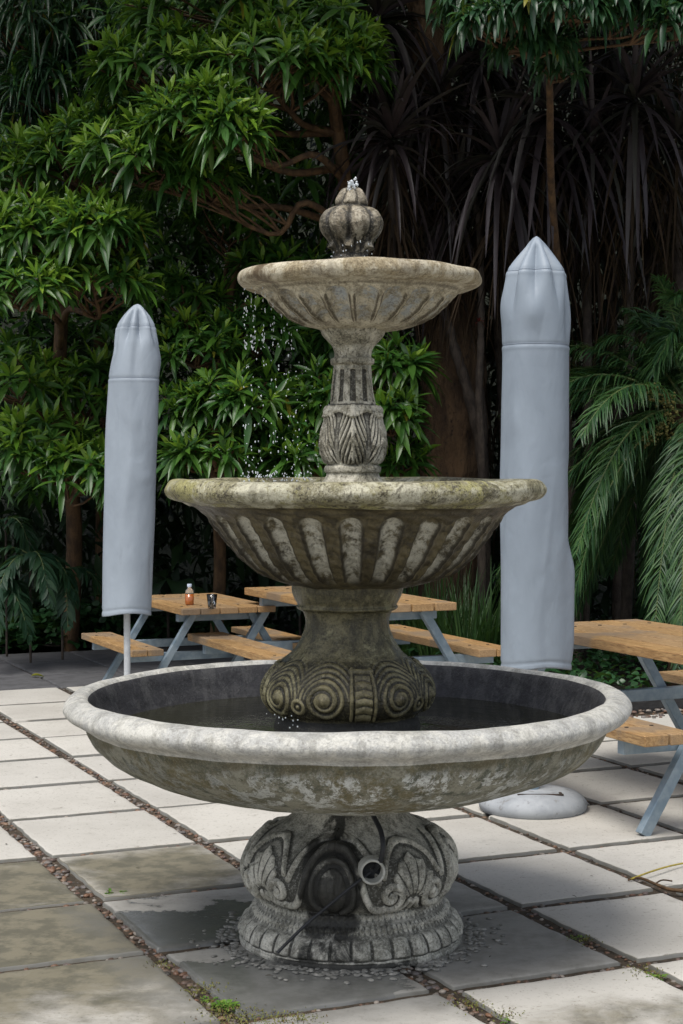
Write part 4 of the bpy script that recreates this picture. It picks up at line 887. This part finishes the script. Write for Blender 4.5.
# feather palm on the right
def frond_arrays(c, d0, L, droop, nl, ll, wl, rib, lf, shape='needle', hang=.35, vee=.5, seg=3, r0=.012, start=.16):
    t = np.linspace(0, 1, 26); d0 = unit(np.array(d0, float)); g = np.array([0, 0, -1.0])
    P = c + L * (d0 * (t * (1 - .28 * droop * t))[:, None] + g * (droop * t ** 2.1)[:, None]); tube(rib, P, np.linspace(r0, .002, 26), 5)
    s = np.linspace(start, .995, nl); O = np.stack([np.interp(s, t, P[:, q]) for q in range(3)], 1); T = unit(np.stack([np.interp(s, t, np.gradient(P[:, q], t)) for q in range(3)], 1))
    side = unit(np.cross(T, [0, 0, 1.0])); nr = unit(np.cross(side, T))
    lenp = np.sin(np.pi * np.clip(s * .86 + .12, 0, 1)) ** .55 * ll
    for sg in (-1, 1):
        k = rng.normal(0, .15, (nl, 3)); D = side * sg * .80 + T * (.55 + .5 * s[:, None]) + nr * vee * (.6 + rng.normal(0, .12, (nl, 1))) + k
        leaves(lf, O, D, lenp * rng.uniform(.72, 1.1, nl), wl * rng.uniform(.75, 1.15, nl), hang + rng.uniform(0, .5, nl), shape, seg, .25, 0, up=nr, twist=.2)
pc_ = pxp(696, 412, 11.5); pf = np.array([pc_[0], pc_[1], 0])
palm = empty('feather_palm', tuple(pf), label='large feathery green palm arching out over the right picnic table', cat='palm tree')
mb = MB(); k, n = 50, 40; T_, Z_ = np.meshgrid(np.linspace(0, 2 * np.pi, n, endpoint=False), np.linspace(0, pc_[2] + .05, k)); r = .16 + .02 * np.sin(T_ * 5 + Z_ * 40) + .012 * np.sin(Z_ * 60)
i = np.arange(k - 1)[:, None] * n; j = np.arange(n)[None]; mb.add(np.stack([r * np.cos(T_), r * np.sin(T_), Z_], -1).reshape(-1, 3), np.stack([i + j, i + (j + 1) % n, i + n + (j + 1) % n, i + n + j], -1).reshape(-1, 4)); mb.build('trunk', M['bark_big'], palm)
top = pc_ - pf
fr = []
for q in range(60):
    az = math.radians(rng.uniform(95, 265)) if q < 48 else rng.uniform(0, 6.28)
    el = math.radians([74, 52, 28, 6, -14, -30][q % 6] + rng.uniform(-9, 9)); fr.append((az, el))
for (az, el) in fr:
    d0 = (math.cos(az) * math.cos(el), math.sin(az) * math.cos(el) * .9, math.sin(el)); L = rng.uniform(1.25, 1.75) * (1.0 if el > 0 else .9)
    rib, lf = MB(), MB(); frond_arrays(top + np.array([d0[0], d0[1], 0]) * .08, d0, L, rng.uniform(.28, .6) if el > .3 else rng.uniform(.55, .95), 82, .27, .0105, rib, lf, hang=.25, vee=.35)
    o = lf.build('frond', M['palm'], palm); rib.build('rib', M['palmrib'], o)
mb = MB(); C = []
for (x, y) in ((652, 392), (668, 402), (660, 428), (650, 440), (676, 436), (670, 415)):
    c = pxp(x, y, 11.15) - pf; C.append(c + rng.normal(0, .03, (34, 3)))
C = np.concatenate(C); blobs(mb, C, np.full((len(C), 3), .010) * rng.uniform(.7, 1.2, (len(C), 1)), lowres=True); o = mb.build('fruit_clusters', M['fruit'], palm); o['kind'] = 'stuff'
# ferns and big-leaved plants low on the left
def fern(x, y, d, ang, L, label, ll=.17, wl=.035, nf=1, drop=.9):
    b = pxp(x, y, d); root = empty('sword_fern', (b[0], b[1], 0.04), label=label, cat='fern', group='ferns low on the left')
    top = b - np.array([b[0], b[1], .04]); mb = MB(); tube(mb, [(0, 0, 0), top * .5, top], .010, 6); mb.build('stem', M['stem'], root)
    for q in range(nf):
        a = ang[q]; d0 = (math.cos(a[0]) * math.cos(a[1]), -abs(math.sin(a[0])) * math.cos(a[1]), math.sin(a[1])); rib, lf = MB(), MB()
        frond_arrays(top, d0, L * rng.uniform(.85, 1.1), drop, 22, ll, wl, rib, lf, 'lance', .25, .15, 4, .006, .10); o = lf.build('frond', M['fern'], root); rib.build('rib', M['palmrib'], o)
fern(30, 555, 12.5, [(R(60), R(25)), (R(120), R(10)), (R(170), R(35)), (R(20), R(20))], .62, 'fern with a broad toothed frond hanging down at the left edge', nf=4, wl=.042)
fern(62, 570, 12.7, [(R(75), R(15)), (R(150), R(30)), (R(10), R(20))], .6, 'fern hanging between the left edge and the slimmer parasol', nf=3)
fern(6, 520, 12.9, [(R(50), R(20)), (R(110), R(10))], .6, 'highest fern at the left edge under the leafy shrub', nf=2)
fern(-6, 588, 12.4, [(R(40), R(20)), (R(80), R(20)), (R(15), R(45))], .55, 'lowest fern at the very left edge above the ivy', nf=3)
def big_leaf(x, y, d, L, W, label, n=4):
    b = pxp(x, y, d); root = empty('broad_leaf_plant', (b[0], b[1], .03), label=label, cat='plant'); mb, st = MB(), MB(); top = np.array([0, 0, b[2]])
    for q in range(n):
        a = -math.pi / 2 + (q - (n - 1) / 2) * .8; d0 = np.array([math.cos(a) * .6, math.sin(a) * .5, .6]); o0 = top * rng.uniform(.5, .8); tube(st, [(0, 0, 0), o0 * .6, o0], .012, 6)
        leaves(mb, o0[None], d0[None], L * rng.uniform(.8, 1.1), W, .9, 'lance', 12, .3, 0)
    st.build('stem', M['stem'], root); mb.build('leaf_blades', M['leaf_dark'], root)
big_leaf(168, 560, 12.9, .75, .22, 'dim broad-leaved plant behind the bottle on the left picnic table')
big_leaf(300, 560, 13.0, .6, .16, 'dim broad-leaved plant seen under the left side of the middle basin', 3)
# clumps of long grass right of the centre
def grass(x, d, n, h, label):
    b = ray(x, 640, d); root_o = (b[0], b[1], .03); mb = MB(); a = rng.uniform(0, 6.28, n); sp = rng.uniform(0, .14, n)
    O = np.stack([np.cos(a) * sp, np.sin(a) * sp, 0 * a], 1); D = np.stack([np.cos(a) * rng.uniform(.05, .5, n), np.sin(a) * rng.uniform(.05, .5, n), np.ones(n)], 1)
    leaves(mb, O, D, rng.uniform(.6, 1.1, n) * h, rng.uniform(.010, .018, n), rng.uniform(.05, .45, n), 'strap', 7, .3)
    tag(mb.build('grass_clump', M['grass'], loc=root_o), label, 'grass', 'clumps of long grass beyond the middle table')
grass(440, 12.2, 150, .95, 'long grass clump over the right end of the middle picnic table top')
grass(466, 11.9, 150, .85, 'long grass clump midway between the middle table and the wider parasol')
grass(490, 12.0, 150, .9, 'long grass clump touching the left side of the wider parasol')
grass(412, 12.5, 120, .9, 'long grass clump just beyond the fountain pedestal')
# ground ivy
def ivy(n, f0, f1, a0, a1, z0, z1, label, size=(.05, .085)):
    mb = MB(); f = rng.uniform(f0, f1, n); a = rng.uniform(a0, a1, n); P = FV[None] * f[:, None] + AV[None] * a[:, None]
    z = rng.uniform(z0, z1, n) * (.45 + .55 * np.abs(np.sin(f * 2.1) * np.cos(a * 1.7 + f))); az = rng.uniform(0, 6.28, n)
    D = np.stack([np.cos(az), np.sin(az), rng.uniform(-.3, .5, n)], 1); Lg = rng.uniform(*size, n)
    leaves(mb, np.stack([P[:, 0], P[:, 1], z + .04], 1), D, Lg, Lg * rng.uniform(.7, 1.0, n), rng.uniform(.1, .5, n), 'heart', 4, .2, 0, twist=.5)
    tag(mb.build('ground_cover', M['ivy']), label, 'ground cover', kind='stuff')
ivy(7000, -2.5, 5.2, A_BACK - 1.7, A_BACK - .02, 0, .42, 'dark ground ivy along the far left edge of the paving', (.06, .11))
ivy(4500, -2.5, 5.2, A_BACK - .5, A_BACK + .05, 0, .34, 'ivy leaves spilling onto the back edge of the dark paving', (.05, .09))
ivy(6500, 5.36, 9.5, -13.2, -8.80, 0, .26, 'small-leaved green ground cover behind the timber board', (.035, .07))
# litter, twig, weeds, moss
mb = MB(); n = 380; f = rng.uniform(5.0, 8.5, n); a = rng.uniform(-8.72, -8.45, n); P = FV[None] * f[:, None] + AV[None] * a[:, None]; q = rng.uniform(.008, .022, n)
blobs(mb, np.stack([P[:, 0], P[:, 1], .004 + 0 * q], 1), np.stack([q, q * .8, q * .5], 1), rng.uniform(0, 6.3, n), jitter=.12); tag(mb.build('pebble_litter', M['pebble']), label='pebbles and debris lying against the timber board', cat='gravel', kind='stuff')
def gp3(x, y, z=0.004):
    u = (x - 341.5) / F; v = (512 - y) / F; d = np.array([u, math.cos(PITCH) + v * math.sin(PITCH), -math.sin(PITCH) + v * math.cos(PITCH)]); t = (z - H) / d[2]; return np.array([d[0] * t, d[1] * t, z])
mb = MB(); tube(mb, spline([gp3(628, 880, .006), gp3(640, 878, .012), gp3(655, 884, .008), gp3(668, 889, .010), gp3(690, 892, .006)], 24), np.linspace(.004, .0075, 24), 7); tube(mb, spline([gp3(655, 884, .01), gp3(662, 880, .02), gp3(672, 881, .012)], 8), .003, 5)
tag(mb.build('twig', M['bark']), 'brown twig lying in the joint near the right edge of the paving', 'twig')
mb = MB(); tube(mb, spline([gp3(631, 879, .010), gp3(650, 872, .022), gp3(670, 866, .020), gp3(695, 861, .008)], 24), .0035, 8)
tag(mb.build('yellow_stalk', mat_simple('yellow dry stalk', (.38, .30, .05), (.28, .22, .04), 20, .6)), 'thin yellow stalk lying beside the brown twig on the right', 'stalk')
def weed(x, y, n, L, label, mat='weed', name='weed', hgt=.5):
    b = gp3(x, y, -.004); mb = MB(); a = rng.uniform(0, 6.28, n); sp = rng.uniform(0, .035, n); D = np.stack([np.cos(a), np.sin(a), rng.uniform(hgt * .4, hgt * 2.4, n)], 1)
    leaves(mb, np.stack([np.cos(a) * sp, np.sin(a) * sp * .7, 0 * a], 1), D, rng.uniform(.6, 1.2, n) * L, L * .38, .4, 'lance', 3, .25); return tag(mb.build(name, M[mat], loc=tuple(b)), label, 'weed', 'weeds growing in the paving joints')
weed(113, 893, 26, .030, 'small green weed in the joint crossing at the wet slab on the left')
weed(224, 1006, 46, .030, 'bright green weed at the bottom edge left of the fountain foot')
weed(212, 1000, 20, .020, 'tiny weed just above the bright one at the bottom edge')
weed(577, 938, 22, .016, 'tiny sprout in the joint right of the fountain foot')
weed(654, 977, 34, .022, 'green weed in the joint near the bottom right corner')
weed(512, 1021, 22, .018, 'weed cut off by the bottom edge right of the fountain foot')
mb = MB()
for (x, y, n, s) in ((202, 990, 160, .03), (226, 1012, 260, .04), (240, 1020, 160, .03), (275, 1020, 220, .045), (300, 1018, 120, .03), (585, 940, 60, .02), (645, 972, 120, .03), (470, 1004, 120, .03), (160, 965, 60, .02), (505, 1015, 80, .02)):
    b = gp3(x, y, .000); O = b + np.stack([rng.normal(0, s, n), rng.normal(0, s * 1.2, n), 0 * rng.random(n)], 1); leaves(mb, O, rng.normal(0, 1, (n, 3)) + [0, 0, 1.2], rng.uniform(.006, .014, n), .004, .3, 'lance', 2)
tag(mb.build('joint_moss', M['moss']), 'yellow green moss and debris creeping out of the joints', 'moss', kind='stuff')
def fallen(p, L, label, rz=0.0):
    mb = MB(); leaves(mb, np.zeros((1, 3)), np.array([[math.cos(rz), math.sin(rz), .15]]), L, L * .5, .25, 'lance', 6, .5); return tag(mb.build('fallen_leaf', M['leaf_yel'], loc=tuple(p)), label, 'leaf', 'fallen yellow leaves')
mb = MB(); n = 150; f = rng.uniform(-2, 6.5, n); a = rng.uniform(-9.5, -4.2, n); P = FV[None] * f[:, None] + AV[None] * a[:, None]; az = rng.uniform(0, 6.28, n)
leaves(mb, np.stack([P[:, 0], P[:, 1], .004 + 0 * f], 1), np.stack([np.cos(az), np.sin(az), 0 * az + .05], 1), rng.uniform(.008, .030, n), rng.uniform(.003, .009, n), .1, 'lance', 3, .3)
tag(mb.build('leaf_litter', M['dead']), 'scattered crumbs of dry leaf on the paving', 'leaf litter', kind='stuff')
fallen(gp3(31, 676, .01), .10, 'fallen yellow brown leaf on the dark paving at the far left', .3)
#@@P1
